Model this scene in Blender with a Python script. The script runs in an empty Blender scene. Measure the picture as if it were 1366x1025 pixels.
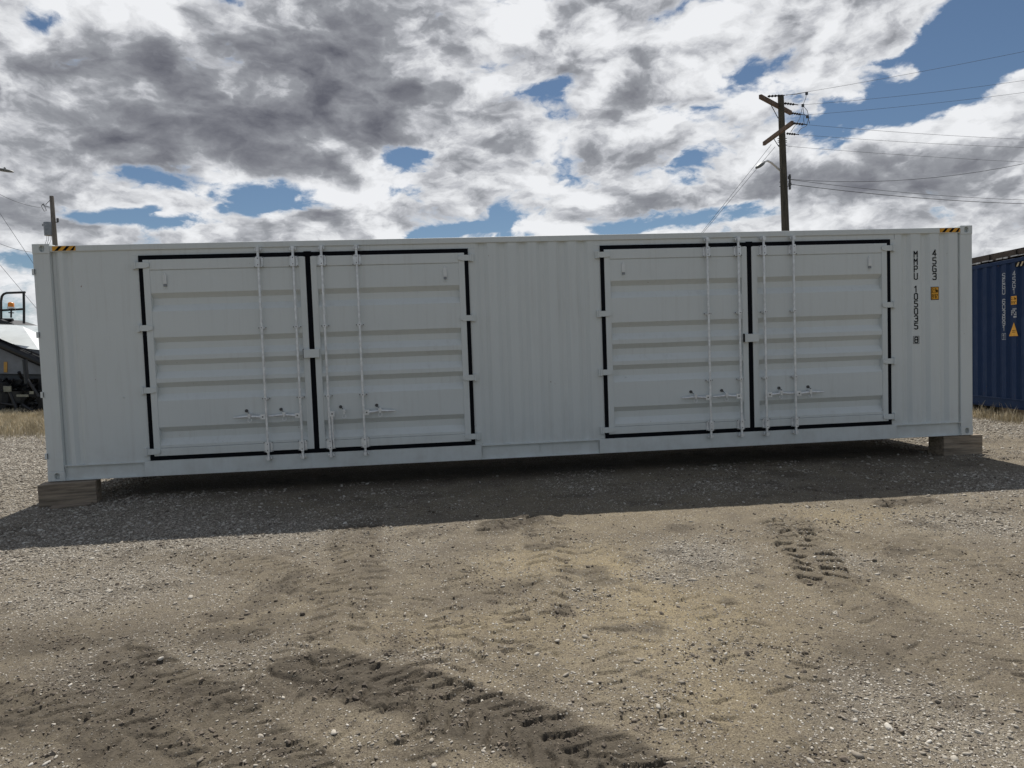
import bpy, bmesh, math, random
import numpy as np
from mathutils import Vector, Matrix
random.seed(7)
RNG = np.random.default_rng(11)
S = bpy.context.scene
COL = S.collection
rad = math.radians
PI = math.pi

# ------------------------------------------------------------------ camera
CAM = np.array([4.93387, -8.78234, 1.67304])
RV = np.array([0.99478692, -0.09536426, -0.0361198])
UV = np.array([0.04048192, 0.04420974, 0.99820174])
FV = np.array([0.09359592, 0.99446023, -0.0478398])
FPX, PW, PH = 906.2, 1366.0, 1025.0
cd = bpy.data.cameras.new('camera'); cam = bpy.data.objects.new('camera', cd); COL.objects.link(cam)
cd.sensor_width = 36; cd.sensor_fit = 'HORIZONTAL'; cd.lens = FPX / PW * 36
cd.clip_start = 0.05; cd.clip_end = 6000
cam.matrix_world = Matrix(((RV[0], UV[0], -FV[0], CAM[0]), (RV[1], UV[1], -FV[1], CAM[1]),
                           (RV[2], UV[2], -FV[2], CAM[2]), (0, 0, 0, 1)))
S.camera = cam

def raydir(px, py):            # per unit of distance along the view axis
    return FV + RV * (px - PW / 2) / FPX + UV * (PH / 2 - py) / FPX
def at(px, py, d):             # point at distance d along the view axis
    return Vector(CAM + raydir(px, py) * d)
def at_z(px, py, z):
    r = raydir(px, py); return Vector(CAM + r * (z - CAM[2]) / r[2])
def gp(px, py):
    v = at_z(px, py, 0); return (v.x, v.y)

# ------------------------------------------------------------------ sun and exposure
SUN_EL = rad(55.9); SUN_AZ = rad(5.7)     # azimuth clockwise from +Y
sd = bpy.data.lights.new('sun', 'SUN'); sun = bpy.data.objects.new('sun', sd); COL.objects.link(sun)
sd.energy = 4.9; sd.angle = rad(0.53); sd.color = (1.0, 0.955, 0.88)
to_sun = Vector((math.sin(SUN_AZ) * math.cos(SUN_EL), math.cos(SUN_AZ) * math.cos(SUN_EL), math.sin(SUN_EL)))
sun.rotation_euler = to_sun.to_track_quat('Z', 'Y').to_euler()
sun.location = (6, 20, 30)
S.view_settings.view_transform = 'Standard'; S.view_settings.look = 'None'
S.view_settings.exposure = 0.0; S.view_settings.gamma = 1.0
S.render.engine = 'CYCLES'

# ------------------------------------------------------------------ node helper
class NT:
    def __init__(s, tree): s.t = tree; s.n = tree.nodes; s.l = tree.links
    def new(s, kind, **kw):
        nd = s.n.new(kind)
        for k, v in kw.items(): setattr(nd, k, v)
        return nd
    def put(s, sock, v):
        if v is None: return
        if isinstance(v, bpy.types.NodeSocket): s.l.new(v, sock)
        else: sock.default_value = v
    def math(s, op, a, b=None, c=None, clamp=False):
        nd = s.new('ShaderNodeMath', operation=op); nd.use_clamp = clamp
        s.put(nd.inputs[0], a); s.put(nd.inputs[1], b); s.put(nd.inputs[2], c)
        return nd.outputs[0]
    def vmath(s, op, a, b=None):
        nd = s.new('ShaderNodeVectorMath', operation=op)
        s.put(nd.inputs[0], a); s.put(nd.inputs[1], b); return nd.outputs[0]
    def mix(s, f, a, b, mode='MIX'):
        nd = s.new('ShaderNodeMix', data_type='RGBA', blend_type=mode)
        s.put(nd.inputs[0], f); s.put(nd.inputs[6], a); s.put(nd.inputs[7], b); return nd.outputs[2]
    def noise(s, vec, scale, detail=4, rough=0.5, dist=0.0, out=0):
        nd = s.new('ShaderNodeTexNoise'); s.put(nd.inputs['Vector'], vec)
        nd.inputs['Scale'].default_value = scale; nd.inputs['Detail'].default_value = detail
        nd.inputs['Roughness'].default_value = rough; nd.inputs['Distortion'].default_value = dist
        return nd.outputs[out]
    def vor(s, vec, scale, feature='F1', rand=1.0):
        nd = s.new('ShaderNodeTexVoronoi', feature=feature); s.put(nd.inputs['Vector'], vec)
        nd.inputs['Scale'].default_value = scale; nd.inputs['Randomness'].default_value = rand
        return nd
    def mr(s, v, a, b, c=0.0, d=1.0, smooth=False):
        nd = s.new('ShaderNodeMapRange'); nd.clamp = True
        if smooth: nd.interpolation_type = 'SMOOTHSTEP'
        s.put(nd.inputs[0], v)
        for i, q in enumerate((a, b, c, d)): nd.inputs[i + 1].default_value = q
        return nd.outputs[0]
    def ramp(s, v, stops):
        nd = s.new('ShaderNodeValToRGB'); s.put(nd.inputs[0], v)
        e = nd.color_ramp.elements
        while len(e) < len(stops): e.new(0.5)
        for q, (p_, c_) in zip(e, stops): q.position = p_; q.color = (*c_, 1)
        return nd.outputs[0]

# ------------------------------------------------------------------ world: sky with broken cumulus
W = bpy.data.worlds.new('World'); S.world = W; W.use_nodes = True
W.cycles.sampling_method = 'MANUAL'; W.cycles.sample_map_resolution = 512
nt = NT(W.node_tree); W.node_tree.nodes.clear()
tc = nt.new('ShaderNodeTexCoord'); D = tc.outputs['Generated']
sep = nt.new('ShaderNodeSeparateXYZ'); nt.l.new(D, sep.inputs[0])
az = nt.math('ARCTAN2', sep.outputs[0], sep.outputs[1])
el = nt.math('ARCSINE', sep.outputs[2])
cmb = nt.new('ShaderNodeCombineXYZ'); nt.l.new(az, cmb.inputs[0]); nt.l.new(el, cmb.inputs[1])
P0 = nt.vmath('MULTIPLY', D, (1.0, 1.0, 1.9))
wn = nt.noise(P0, 6.5, 6, 0.56, out=1)
wv = nt.vmath('SUBTRACT', wn, (0.5, 0.5, 0.5))
warp = nt.vmath('ADD', cmb.outputs[0], nt.vmath('MULTIPLY', wv, (0.11, 0.06, 0.0)))
def azel(px, py):
    r = raydir(px, py); r = r / np.linalg.norm(r)
    return math.atan2(r[0], r[1]), math.asin(r[2])
def blobs(lst):
    acc = None
    for (cx, cy, rx, ry, ang, w) in lst:
        a, e = azel(cx, cy)
        mp = nt.new('ShaderNodeMapping', vector_type='TEXTURE')
        nt.l.new(warp, mp.inputs[0])
        mp.inputs['Location'].default_value = (a, e, 0)
        mp.inputs['Rotation'].default_value = (0, 0, rad(ang + 2))
        mp.inputs['Scale'].default_value = (rx * 1.5 / FPX, ry * 1.5 / FPX, 1)
        g = nt.new('ShaderNodeTexGradient', gradient_type='SPHERICAL'); nt.l.new(mp.outputs[0], g.inputs[0])
        acc = nt.math('MULTIPLY_ADD', g.outputs['Fac'], w, acc if acc is not None else 0.0)
    return acc
BLUE = [(55, 35, 50, 26, 35, 1.2), (165, 226, 80, 15, 0, 1.4), (335, 256, 90, 23, -4, 2.0), (215, 294, 85, 12, -3, 1.5),
        (545, 215, 48, 15, 0, 1.2), (722, 110, 45, 14, 0, .8), (610, 82, 25, 14, 0, .7), (590, 309, 90, 9, 0, 1.7),
        (872, 157, 28, 12, 0, .7), (1040, 105, 90, 30, 20, .7), (1170, 112, 150, 34, 12, .85), (1330, 60, 80, 56, 30, 1.5),
        (1215, 125, 120, 32, 5, 1.2), (1366, 20, 70, 60, 0, 1.0), (870, 303, 170, 10, 0, 1.1), (990, 300, 70, 13, 0, 1.0), (15, 345, 60, 12, 0, .9),
        (700, 290, 50, 8, 0, .6), (1155, 175, 70, 10, 10, .6), (1180, 60, 70, 16, 10, -.9), (1220, 101, 22, 12, 10, -1.5), (1060, 25, 190, 40, 8, -1.2),
        (1320, 140, 130, 24, 18, -1.1), (1100, 72, 60, 10, 15, -.9), (1110, 130, 60, 12, 0, -.7), (1270, 95, 40, 10, 25, -.6), (1200, 215, 170, 34, 0, -1.0), (420, 300, 130, 24, 8, -.9), (130, 262, 160, 14, -3, -.8), (640, 120, 40, 60, 0, -.4),
        (1430, 120, 90, 50, 0, -.6)]
GREY = [(190, 170, 250, 62, -4, 1.9), (450, 70, 190, 75, 12, 1.9), (340, 160, 190, 60, -5, 1.1), (540, 130, 80, 50, 20, .8), (40, 200, 110, 36, 0, .9),
        (765, 35, 80, 45, 25, 1.0), (845, 112, 62, 36, 25, 1.3), (790, 190, 60, 50, 0, .9), (665, 165, 70, 40, 10, .8), (1005, 165, 60, 30, 5, .9),
        (1280, 245, 190, 32, 0, .9), (1130, 265, 110, 30, 0, .8), (880, 265, 200, 20, 0, .8), (660, 235, 70, 26, 0, .8), (620, 262, 70, 20, 0, .5), (20, 300, 80, 26, 0, .7), (350, 298, 60, 12, 0, .6),
        (1330, 300, 120, 30, 0, .7), (100, 315, 120, 14, 0, .5), (870, 5, 60, 20, 0, .7), (170, 70, 90, 36, 35, -.8), (285, 95, 50, 20, 0, -.9), (620, 75, 60, 70, 0, -.5), (690, 40, 60, 60, 0, -.6), (1000, 40, 190, 60, 0, -.5), (960, 110, 100, 60, 0, -.5),
        (700, 150, 30, 60, 0, -.3), (1150, 205, 120, 16, 5, -.6), (200, 260, 200, 18, -3, -.7), (450, 275, 120, 16, 5, -.6), (900, 60, 60, 40, 0, -.6)]
bB = blobs(BLUE); bG = blobs(GREY)
Pw = nt.vmath('ADD', P0, nt.vmath('MULTIPLY', wv, (0.10, 0.10, 0.10)))
n1 = nt.noise(Pw, 9.5, 9, 0.57)
n1b = nt.noise(nt.vmath('ADD', Pw, tuple(0.035 * c for c in (to_sun.x, to_sun.y, to_sun.z * 1.9))), 9.5, 9, 0.57)
n2 = nt.noise(Pw, 2.6, 4, 0.5)
def puff(vec):      # billows: rounded lumps with creases between them
    n = nt.noise(vec, 11.0, 6, 0.52)
    return nt.math('MULTIPLY', nt.math('ABSOLUTE', nt.math('SUBTRACT', n, 0.5)), 3.4)
UPS = (to_sun.x, to_sun.y, to_sun.z * 1.9)
pf = puff(Pw); pf2 = puff(nt.vmath('ADD', Pw, tuple(0.03 * c for c in UPS)))
# density: mostly cloud, eaten by the blue gaps
dens = nt.math('ADD', nt.math('MULTIPLY', nt.math('SUBTRACT', n1, 0.5), 6.2), 0.80)
dens = nt.math('ADD', dens, nt.math('MULTIPLY', nt.math('SUBTRACT', pf, 0.35), 0.9))
dens = nt.math('ADD', dens, nt.math('MULTIPLY', bG, 0.55))
dens = nt.math('SUBTRACT', dens, nt.math('MULTIPLY', bB, 1.12))
cov = nt.mr(dens, -0.30, 0.50, smooth=True)
# unseen cloud cover thinned behind the camera and overhead, to weaken the skylight
behind = nt.mr(sep.outputs[2], 0.15, 0.55, 0.13, 0.62, True)
front = nt.mr(sep.outputs[1], -0.20, 0.45, 0.0, 1.0, True)
clear = nt.math('ADD', front, nt.math('MULTIPLY', nt.math('SUBTRACT', 1.0, front), behind))
clear = nt.math('MULTIPLY', clear, nt.mr(sep.outputs[2], 0.62, 0.85, 1.0, 0.25, True))
cov = nt.math('MULTIPLY', cov, clear)
# thickness: greys where the cloud is thick, bright rims towards the sun
relief = nt.math('ADD', nt.math('MULTIPLY', nt.math('SUBTRACT', n1, n1b), 8.0), nt.math('MULTIPLY', nt.math('SUBTRACT', pf, pf2), 2.3))
thick = nt.math('ADD', nt.math('MULTIPLY', nt.math('SUBTRACT', n2, 0.5), 1.6), nt.math('MULTIPLY', bG, 1.0))
thick = nt.math('ADD', thick, nt.math('MULTIPLY', nt.math('SUBTRACT', n1, 0.5), 2.0))
thick = nt.math('ADD', thick, nt.math('MULTIPLY', nt.math('SUBTRACT', pf, 0.35), 1.1))
thick = nt.math('SUBTRACT', thick, nt.math('MULTIPLY', bB, 0.5))
thick = nt.math('SUBTRACT', thick, relief)
tk = nt.math('MULTIPLY', nt.mr(thick, -1.15, 3.9), nt.mr(dens, -0.1, 0.9, 0.35, 1.0, True))
ccol = nt.ramp(tk, [(0.0, (.88, .89, .91)), (0.14, (.74, .75, .77)), (0.27, (.52, .53, .56)), (0.42, (.315, .325, .35)), (0.62, (.225, .23, .255)), (1.0, (.115, .117, .14))])
ccol10 = nt.vmath('MULTIPLY', ccol, (10, 10, 10))
sky = nt.new('ShaderNodeTexSky', sky_type='NISHITA'); sky.sun_disc = False
sky.sun_elevation = SUN_EL; sky.sun_rotation = SUN_AZ; sky.altitude = 600; sky.air_density = 1.0; sky.dust_density = 0.3; sky.ozone_density = 2.5
skyc = nt.mix(1.0, sky.outputs[0], (0.54, 0.57, 0.58, 1), 'MULTIPLY')
col = nt.mix(nt.math('MULTIPLY', cov, 0.97), skyc, ccol10)
bg = nt.new('ShaderNodeBackground'); nt.l.new(col, bg.inputs[0]); bg.inputs[1].default_value = 0.1
wo = nt.new('ShaderNodeOutputWorld'); nt.l.new(bg.outputs[0], wo.inputs[0])

# ------------------------------------------------------------------ mesh helpers
class MB:
    def __init__(s): s.v = []; s.f = []
    def quad(s, a, b, c, d):
        i = len(s.v); s.v += [tuple(a), tuple(b), tuple(c), tuple(d)]; s.f.append((i, i + 1, i + 2, i + 3)); return s
    def box(s, x0, x1, y0, y1, z0, z1):
        i = len(s.v)
        s.v += [(x, y, z) for z in (z0, z1) for y in (y0, y1) for x in (x0, x1)]
        for f in ((0, 2, 3, 1), (4, 5, 7, 6), (0, 1, 5, 4), (2, 6, 7, 3), (0, 4, 6, 2), (1, 3, 7, 5)):
            s.f.append(tuple(i + k for k in f))
        return s
    def obox(s, c, ax, ay, az_, sx, sy, sz):      # oriented box, half sizes
        i = len(s.v); c, ax, ay, az_ = map(Vector, (c, ax, ay, az_))
        for kz in (-1, 1):
            for ky in (-1, 1):
                for kx in (-1, 1): s.v.append(tuple(c + ax * kx * sx + ay * ky * sy + az_ * kz * sz))
        for f in ((0, 2, 3, 1), (4, 5, 7, 6), (0, 1, 5, 4), (2, 6, 7, 3), (0, 4, 6, 2), (1, 3, 7, 5)):
            s.f.append(tuple(i + k for k in f))
        return s
    def tube(s, pts, r, n=10, cap=True):
        pts = [Vector(q) for q in pts]; rs = r if isinstance(r, (list, tuple)) else [r] * len(pts)
        base = len(s.v); prev = None
        for k, q in enumerate(pts):
            t = (pts[min(k + 1, len(pts) - 1)] - pts[max(k - 1, 0)]).normalized()
            if prev is None:
                a = t.orthogonal().normalized()
            else:
                a = (prev - t * prev.dot(t)).normalized()
            prev = a; b = t.cross(a)
            for j in range(n):
                w = 2 * PI * j / n; s.v.append(tuple(q + (a * math.cos(w) + b * math.sin(w)) * rs[k]))
        for k in range(len(pts) - 1):
            for j in range(n):
                j2 = (j + 1) % n
                s.f.append((base + k * n + j, base + k * n + j2, base + (k + 1) * n + j2, base + (k + 1) * n + j))
        if cap:
            s.f.append(tuple(base + j for j in reversed(range(n))))
            s.f.append(tuple(base + (len(pts) - 1) * n + j for j in range(n)))
        return s
    def sheet_x(s, prof, z0, z1, nz=1):           # profile (x,y) extruded upwards
        i = len(s.v); m = len(prof)
        for k in range(nz + 1):
            z = z0 + (z1 - z0) * k / nz
            s.v += [(x, y, z) for x, y in prof]
        for k in range(nz):
            for j in range(m - 1):
                a = i + k * m + j; s.f.append((a, a + 1, a + m + 1, a + m))
        return s
    def sheet_z(s, prof, x0, x1):                 # profile (z,y) extruded sideways
        i = len(s.v)
        for z, y in prof: s.v += [(x0, y, z), (x1, y, z)]
        for j in range(len(prof) - 1):
            a = i + 2 * j; s.f.append((a, a + 1, a + 3, a + 2))
        return s
    def prism(s, poly, axis_vec):                 # closed polygon (3-D points) extruded along a vector
        n = len(poly); i = len(s.v); e = Vector(axis_vec)
        s.v += [tuple(Vector(q)) for q in poly] + [tuple(Vector(q) + e) for q in poly]
        s.f.append(tuple(i + k for k in range(n))); s.f.append(tuple(i + n + k for k in reversed(range(n))))
        for k in range(n):
            k2 = (k + 1) % n; s.f.append((i + k, i + n + k, i + n + k2, i + k2))
        return s
    def build(s, name, m, parent=None, bevel=0, smooth=None, label=None, extra=None, m2=None):
        nmain = len(s.f)
        if extra:
            k = len(s.v); s.v += extra.v; s.f += [tuple(i + k for i in f) for f in extra.f]
        me = bpy.data.meshes.new(name); me.from_pydata(s.v, [], s.f); me.update()
        bm = bmesh.new(); bm.from_mesh(me); bmesh.ops.recalc_face_normals(bm, faces=bm.faces); bm.to_mesh(me); bm.free()
        me.materials.append(m)
        if extra:
            me.materials.append(m2); me.polygons.foreach_set('material_index', [0] * nmain + [1] * (len(s.f) - nmain))
        o = bpy.data.objects.new(name, me); COL.objects.link(o)
        if parent: o.parent = parent
        if smooth is not None:
            me.polygons.foreach_set('use_smooth', [True] * len(me.polygons)); me.set_sharp_from_angle(angle=rad(smooth))
        if bevel:
            b = o.modifiers.new('bevel', 'BEVEL'); b.width = bevel; b.segments = 2; b.limit_method = 'ANGLE'; b.angle_limit = rad(50)
        if label: o['label'] = label
        return o

def tag(o, label=None, cat=None, group=None, kind=None):
    if label: o['label'] = label
    if cat: o['category'] = cat
    if group: o['group'] = group
    if kind: o['kind'] = kind
    return o
def empty(name, loc=(0, 0, 0), rz=0):
    o = bpy.data.objects.new(name, None); COL.objects.link(o); o.location = loc; o.rotation_euler = (0, 0, rz)
    o.empty_display_size = 0.2; return o

# ------------------------------------------------------------------ materials
def mat(name):
    m = bpy.data.materials.new(name); m.use_nodes = True; t = NT(m.node_tree)
    b = m.node_tree.nodes['Principled BSDF']; return m, t, b
def simple(name, c, rough=.6, metal=0.0, var=.15, scale=8.0, bump=0.0, c2=None, stretch=(1, 1, 1), spec=.5):
    m, t, b = mat(name)
    g = t.new('ShaderNodeTexCoord').outputs['Object']
    v = t.vmath('MULTIPLY', g, stretch)
    n = t.noise(v, scale, 6, .6)
    c2 = c2 or tuple(k * (1 - var * 2) for k in c)
    b_ = t.mix(t.mr(n, .3, .7), (*c2, 1), (*[min(1, k * (1 + var)) for k in c], 1))
    t.l.new(b_, b.inputs['Base Color'])
    b.inputs['Roughness'].default_value = rough; b.inputs['Metallic'].default_value = metal; b.inputs['Specular IOR Level'].default_value = spec
    if bump:
        bp = t.new('ShaderNodeBump'); bp.inputs['Strength'].default_value = bump; bp.inputs['Distance'].default_value = .01
        t.l.new(t.noise(v, scale * 4, 5, .6), bp.inputs['Height']); t.l.new(bp.outputs[0], b.inputs['Normal'])
    return m
def paint(name, base, dirt, rust=(.16, .07, .035), rough=.42, chips=.71, dirt_amt=.35, waves=.25, spec=.5):
    m, t, b = mat(name); b.inputs['Specular IOR Level'].default_value = spec
    g = t.new('ShaderNodeTexCoord').outputs['Object']
    big = t.noise(g, .9, 5, .55)
    streak = t.noise(t.vmath('MULTIPLY', g, (14, 14, .7)), 1.3, 5, .6)
    fine = t.noise(g, 60, 3, .5)
    c = t.mix(t.mr(big, .35, .7, 0, .5), (*base, 1), (*[k * .93 for k in base], 1))
    st = t.math('MULTIPLY', t.mr(streak, .52, .78), t.mr(big, .3, .65, .3, 1))
    c = t.mix(t.math('MULTIPLY', st, dirt_amt), c, (*dirt, 1))
    # mud splashed on the lowest 40 cm
    z = t.new('ShaderNodeSeparateXYZ'); t.l.new(g, z.inputs[0])
    low = t.math('MULTIPLY', t.mr(z.outputs[2], .55, 0.0), t.mr(t.noise(g, 5, 6, .65), .42, .7))
    c = t.mix(t.math('MULTIPLY', low, .3), c, (*dirt, 1))
    ch = t.math('MULTIPLY', t.mr(t.noise(t.vmath('MULTIPLY', g, (1, 1, .45)), 26, 4, .65), chips, chips + .03), t.mr(t.noise(g, 2.2, 2, .5), .5, .6))
    c = t.mix(ch, c, (*rust, 1))
    t.l.new(c, b.inputs['Base Color'])
    t.l.new(t.mr(t.noise(g, 4, 4, .6), .3, .7, rough - .06, rough + .12), b.inputs['Roughness'])
    bp = t.new('ShaderNodeBump'); bp.inputs['Strength'].default_value = waves; bp.inputs['Distance'].default_value = .02
    hh = t.math('ADD', t.noise(g, 3.0, 3, .5), t.math('MULTIPLY', fine, .03))
    t.l.new(hh, bp.inputs['Height']); t.l.new(bp.outputs[0], b.inputs['Normal'])
    return m
M = {}
M['grey'] = paint('grey_container_paint', (.655, .685, .675), (.34, .31, .27), dirt_amt=.22, spec=.35, waves=.35)
M['vent'] = simple('pale_plastic', (.72, .74, .73), .5, 0, .05, 5)
M['blue'] = paint('blue_container_paint', (.007, .026, .080), (.02, .04, .065), rough=.6, chips=.68, dirt_amt=.5, spec=.22, waves=.5)
M['zinc'] = simple('galvanised_steel', (.80, .81, .81), .36, .25, .12, 20, spec=.8)
M['zincdark'] = simple('worn_bolt_steel', (.10, .10, .10), .55, .5, .2, 30)
M['gasket'] = simple('black_rubber', (.005, .006, .009), .85, 0, .2, 10, spec=.12)
M['black'] = simple('black_lettering', (.008, .009, .011), .9, 0, .1, 10, spec=.1)
M['white'] = simple('white_lettering', (.42, .45, .48), .7, 0, .2, 30, spec=.2)
M['yellow'] = simple('yellow_decal', (.75, .36, .02), .5, 0, .12, 20)
M['yellowpale'] = simple('pale_hazard_decal', (.50, .40, .24), .6, 0, .25, 20)
M['wood'] = simple('weathered_timber', (.34, .275, .205), .88, 0, .12, 2.2, .7, (.125, .100, .076), (1.2, 8, 15))
M['polewood'] = simple('pole_wood', (.085, .075, .055), .9, 0, .3, 2.0, .6, (.03, .028, .022), (9, 9, .5))
M['polegrey'] = simple('grey_pole_wood', (.20, .18, .155), .9, 0, .25, 2.0, .5, (.10, .09, .08), (9, 9, .5))
M['armwood'] = simple('crossarm_wood', (.15, .10, .07), .85, 0, .3, 6.0, .4, (.06, .042, .032))
M['wire'] = simple('wire', (.07, .075, .085), .5, .3, .1, 3)
M['insul'] = simple('insulator', (.04, .04, .045), .7, 0, .2, 10, spec=.2)
M['alu'] = simple('lamp_aluminium', (.62, .64, .66), .35, .6, .1, 10)
M['lampgrey'] = simple('lamp_housing', (.16, .17, .17), .5, .2, .2, 10)
M['tgrey'] = simple('transformer_paint', (.25, .27, .29), .45, 0, .1, 6)
M['rust'] = simple('rusty_steel', (.05, .036, .028), .85, 0, .4, 5, .5, (.02, .015, .012))
M['lightedge'] = simple('bleached_edge', (.5, .5, .5), .8, 0, .3, 12)
M['blackmetal'] = simple('black_machine_paint', (.012, .012, .013), .35, 0, .3, 10)
M['rubber'] = simple('tyre_rubber', (.018, .018, .018), .8, 0, .2, 10, .4)
M['tarp'] = simple('white_tarp', (.62, .66, .67), .45, 0, .06, 2)
M['hopper'] = simple('grey_hopper', (.20, .21, .225), .5, 0, .12, 2)
M['hopperdark'] = simple('dark_hopper', (.07, .072, .075), .5, 0, .12, 2)
M['amber'] = simple('amber_lens', (.85, .28, .015), .2, 0, .08, 10)
M['red'] = simple('red_paint', (.30, .03, .025), .5, 0, .1, 10)
M['straw'] = simple('dry_grass', (.58, .50, .35), .9, 0, .3, 3)
M['hazardpanel'] = simple('orange_mark', (.55, .30, .06), .5, 0, .1, 10)

# ------------------------------------------------------------------ ground
def hsh(ix, iy, seed):
    h = (ix.astype(np.int64) * 374761393 + iy.astype(np.int64) * 668265263 + seed * 1442695041) & 0xffffffff
    h = ((h ^ (h >> 13)) * 1274126177) & 0xffffffff
    return ((h ^ (h >> 16)) & 0xffffff) / float(0xffffff)
def vn(x, y, sc, seed):
    x = x / sc; y = y / sc; ix = np.floor(x); iy = np.floor(y); fx = x - ix; fy = y - iy
    fx = fx * fx * (3 - 2 * fx); fy = fy * fy * (3 - 2 * fy)
    ix = ix.astype(np.int64); iy = iy.astype(np.int64)
    a = hsh(ix, iy, seed); b = hsh(ix + 1, iy, seed); c = hsh(ix, iy + 1, seed); d = hsh(ix + 1, iy + 1, seed)
    return (a + (b - a) * fx) * (1 - fy) + (c + (d - c) * fx) * fy
def fbm(x, y, sc, seed, octv=4, g=.5):
    s = 0; a = 1; t = 0
    for k in range(octv):
        s = s + a * vn(x + k * 17.3, y - k * 9.1, sc / 2 ** k, seed + k); t += a; a *= g
    return s / t
def sstep(a, b, v):
    t = np.clip((v - a) / (b - a), 0, 1); return t * t * (3 - 2 * t)
def path_coords(x, y, pts):
    """distance along and across a polyline"""
    best = np.full(x.shape, 1e9); S_ = np.zeros(x.shape); T_ = np.zeros(x.shape); acc = 0
    for (ax, ay), (bx, by) in zip(pts[:-1], pts[1:]):
        L = math.hypot(bx - ax, by - ay); ux, uy = (bx - ax) / L, (by - ay) / L
        s0 = (x - ax) * ux + (y - ay) * uy; s1 = np.clip(s0, 0, L)
        dx = x - ax - ux * s1; dy = y - ay - uy * s1; dd = np.hypot(dx, dy)
        m = dd < best; best = np.where(m, dd, best)
        S_ = np.where(m, acc + s1, S_); T_ = np.where(m, (x - ax) * (-uy) + (y - ay) * ux, T_)
        acc += L
    return S_, T_, best
TRACKS = [  # pts, half width, lug pitch, depth, darkness, chevron slope
    ([gp(1046, 698), gp(1075, 735), gp(1105, 775)], .17, .165, .075, .32, .35),
    ([gp(735, 690), gp(735, 745), gp(722, 800), gp(700, 880)], .21, .16, .026, .10, .45),
    ([gp(425, 893), gp(520, 922), gp(640, 958), gp(780, 1005), gp(900, 1060)], .20, .12, .026, 1.0, .7),
    ([gp(170, 880), gp(240, 925), gp(320, 975), gp(420, 1040)], .15, .12, .020, .85, .7),
    ([gp(-60, 930), gp(120, 975), gp(280, 1050)], .18, .13, .016, .85, .6),
    ([gp(560, 830), gp(720, 880), gp(860, 930), gp(1000, 990)], .26, .18, .015, .12, .7),
    ([gp(930, 790), gp(990, 850), gp(1070, 930)], .24, .18, .016, .10, .6),
    ([gp(470, 700), gp(480, 770), gp(440, 850)], .22, .15, .018, .30, .5),
    ([gp(610, 740), gp(540, 800), gp(420, 870), gp(300, 930)], .24, .17, .015, .12, .5),
    ([gp(660, 706), gp(705, 698)], .17, .10, .06, .75, .1),
    ([gp(1185, 676), gp(1225, 670)], .12, .09, .055, .60, .1),
    ([gp(1140, 790), gp(1250, 850), gp(1366, 910)], .24, .17, .014, .18, .6),
    ([gp(640, 760), gp(620, 850), gp(560, 960)], .22, .17, .020, .08, .5),
    ([gp(800, 720), gp(830, 800), gp(850, 900), gp(860, 1020)], .22, .17, .014, .05, .5),
    ([gp(230, 745), gp(330, 755), gp(430, 790)], .20, .15, .018, .30, .5),
    ([gp(300, 850), gp(470, 960), gp(560, 1040)], .24, .16, .015, .15, .6),
    ([gp(1366, 760), gp(1230, 730), gp(1120, 720)], .22, .17, .018, .12, .5),
]
def blobmask(x, y, lst):
    m = np.zeros(x.shape)
    for (px, py, rx, ry, w) in lst:
        cx, cy = gp(px, py); ex, _ = gp(px + rx, py); _, ey = gp(px, py - ry)
        q = ((x - cx) / max(abs(ex - cx), .05)) ** 2 + ((y - cy) / max(abs(ey - cy), .05)) ** 2
        m = m + w * np.exp(-q * 1.2)
    return m
GRAV = [(120, 795, 110, 30, .8), (160, 890, 80, 35, .6), (270, 715, 200, 20, .7), (930, 738, 70, 22, 1.3), (880, 770, 40, 14, .9), (1300, 700, 110, 25, .8),
        (1180, 930, 130, 50, .5), (1320, 990, 120, 50, .5), (330, 880, 120, 40, .4), (560, 880, 120, 18, .4), (30, 740, 90, 25, .8), (1340, 640, 90, 20, .6), (250, 700, 220, 30, .5), (720, 950, 80, 25, .3), (1120, 745, 60, 16, .3)]
TANP = [(900, 830, 170, 60, .9), (700, 750, 90, 30, .9), (640, 840, 160, 30, .6), (830, 760, 60, 30, .8), (1150, 690, 120, 14, .7), (960, 940, 120, 60, .6), (450, 780, 120, 40, .3)]
DARKP = [(60, 965, 280, 60, .75), (120, 860, 150, 14, .5), (560, 1010, 120, 20, .4), (220, 905, 320, 60, .35), (1180, 860, 160, 40, .25), (620, 800, 160, 20, .2), (700, 780, 60, 8, .4), (40, 850, 160, 30, .35), (500, 760, 50, 12, .35), (800, 1010, 90, 25, .4), (290, 740, 60, 8, .3), (1170, 890, 120, 30, .2), (400, 1000, 120, 30, .15)]
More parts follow.
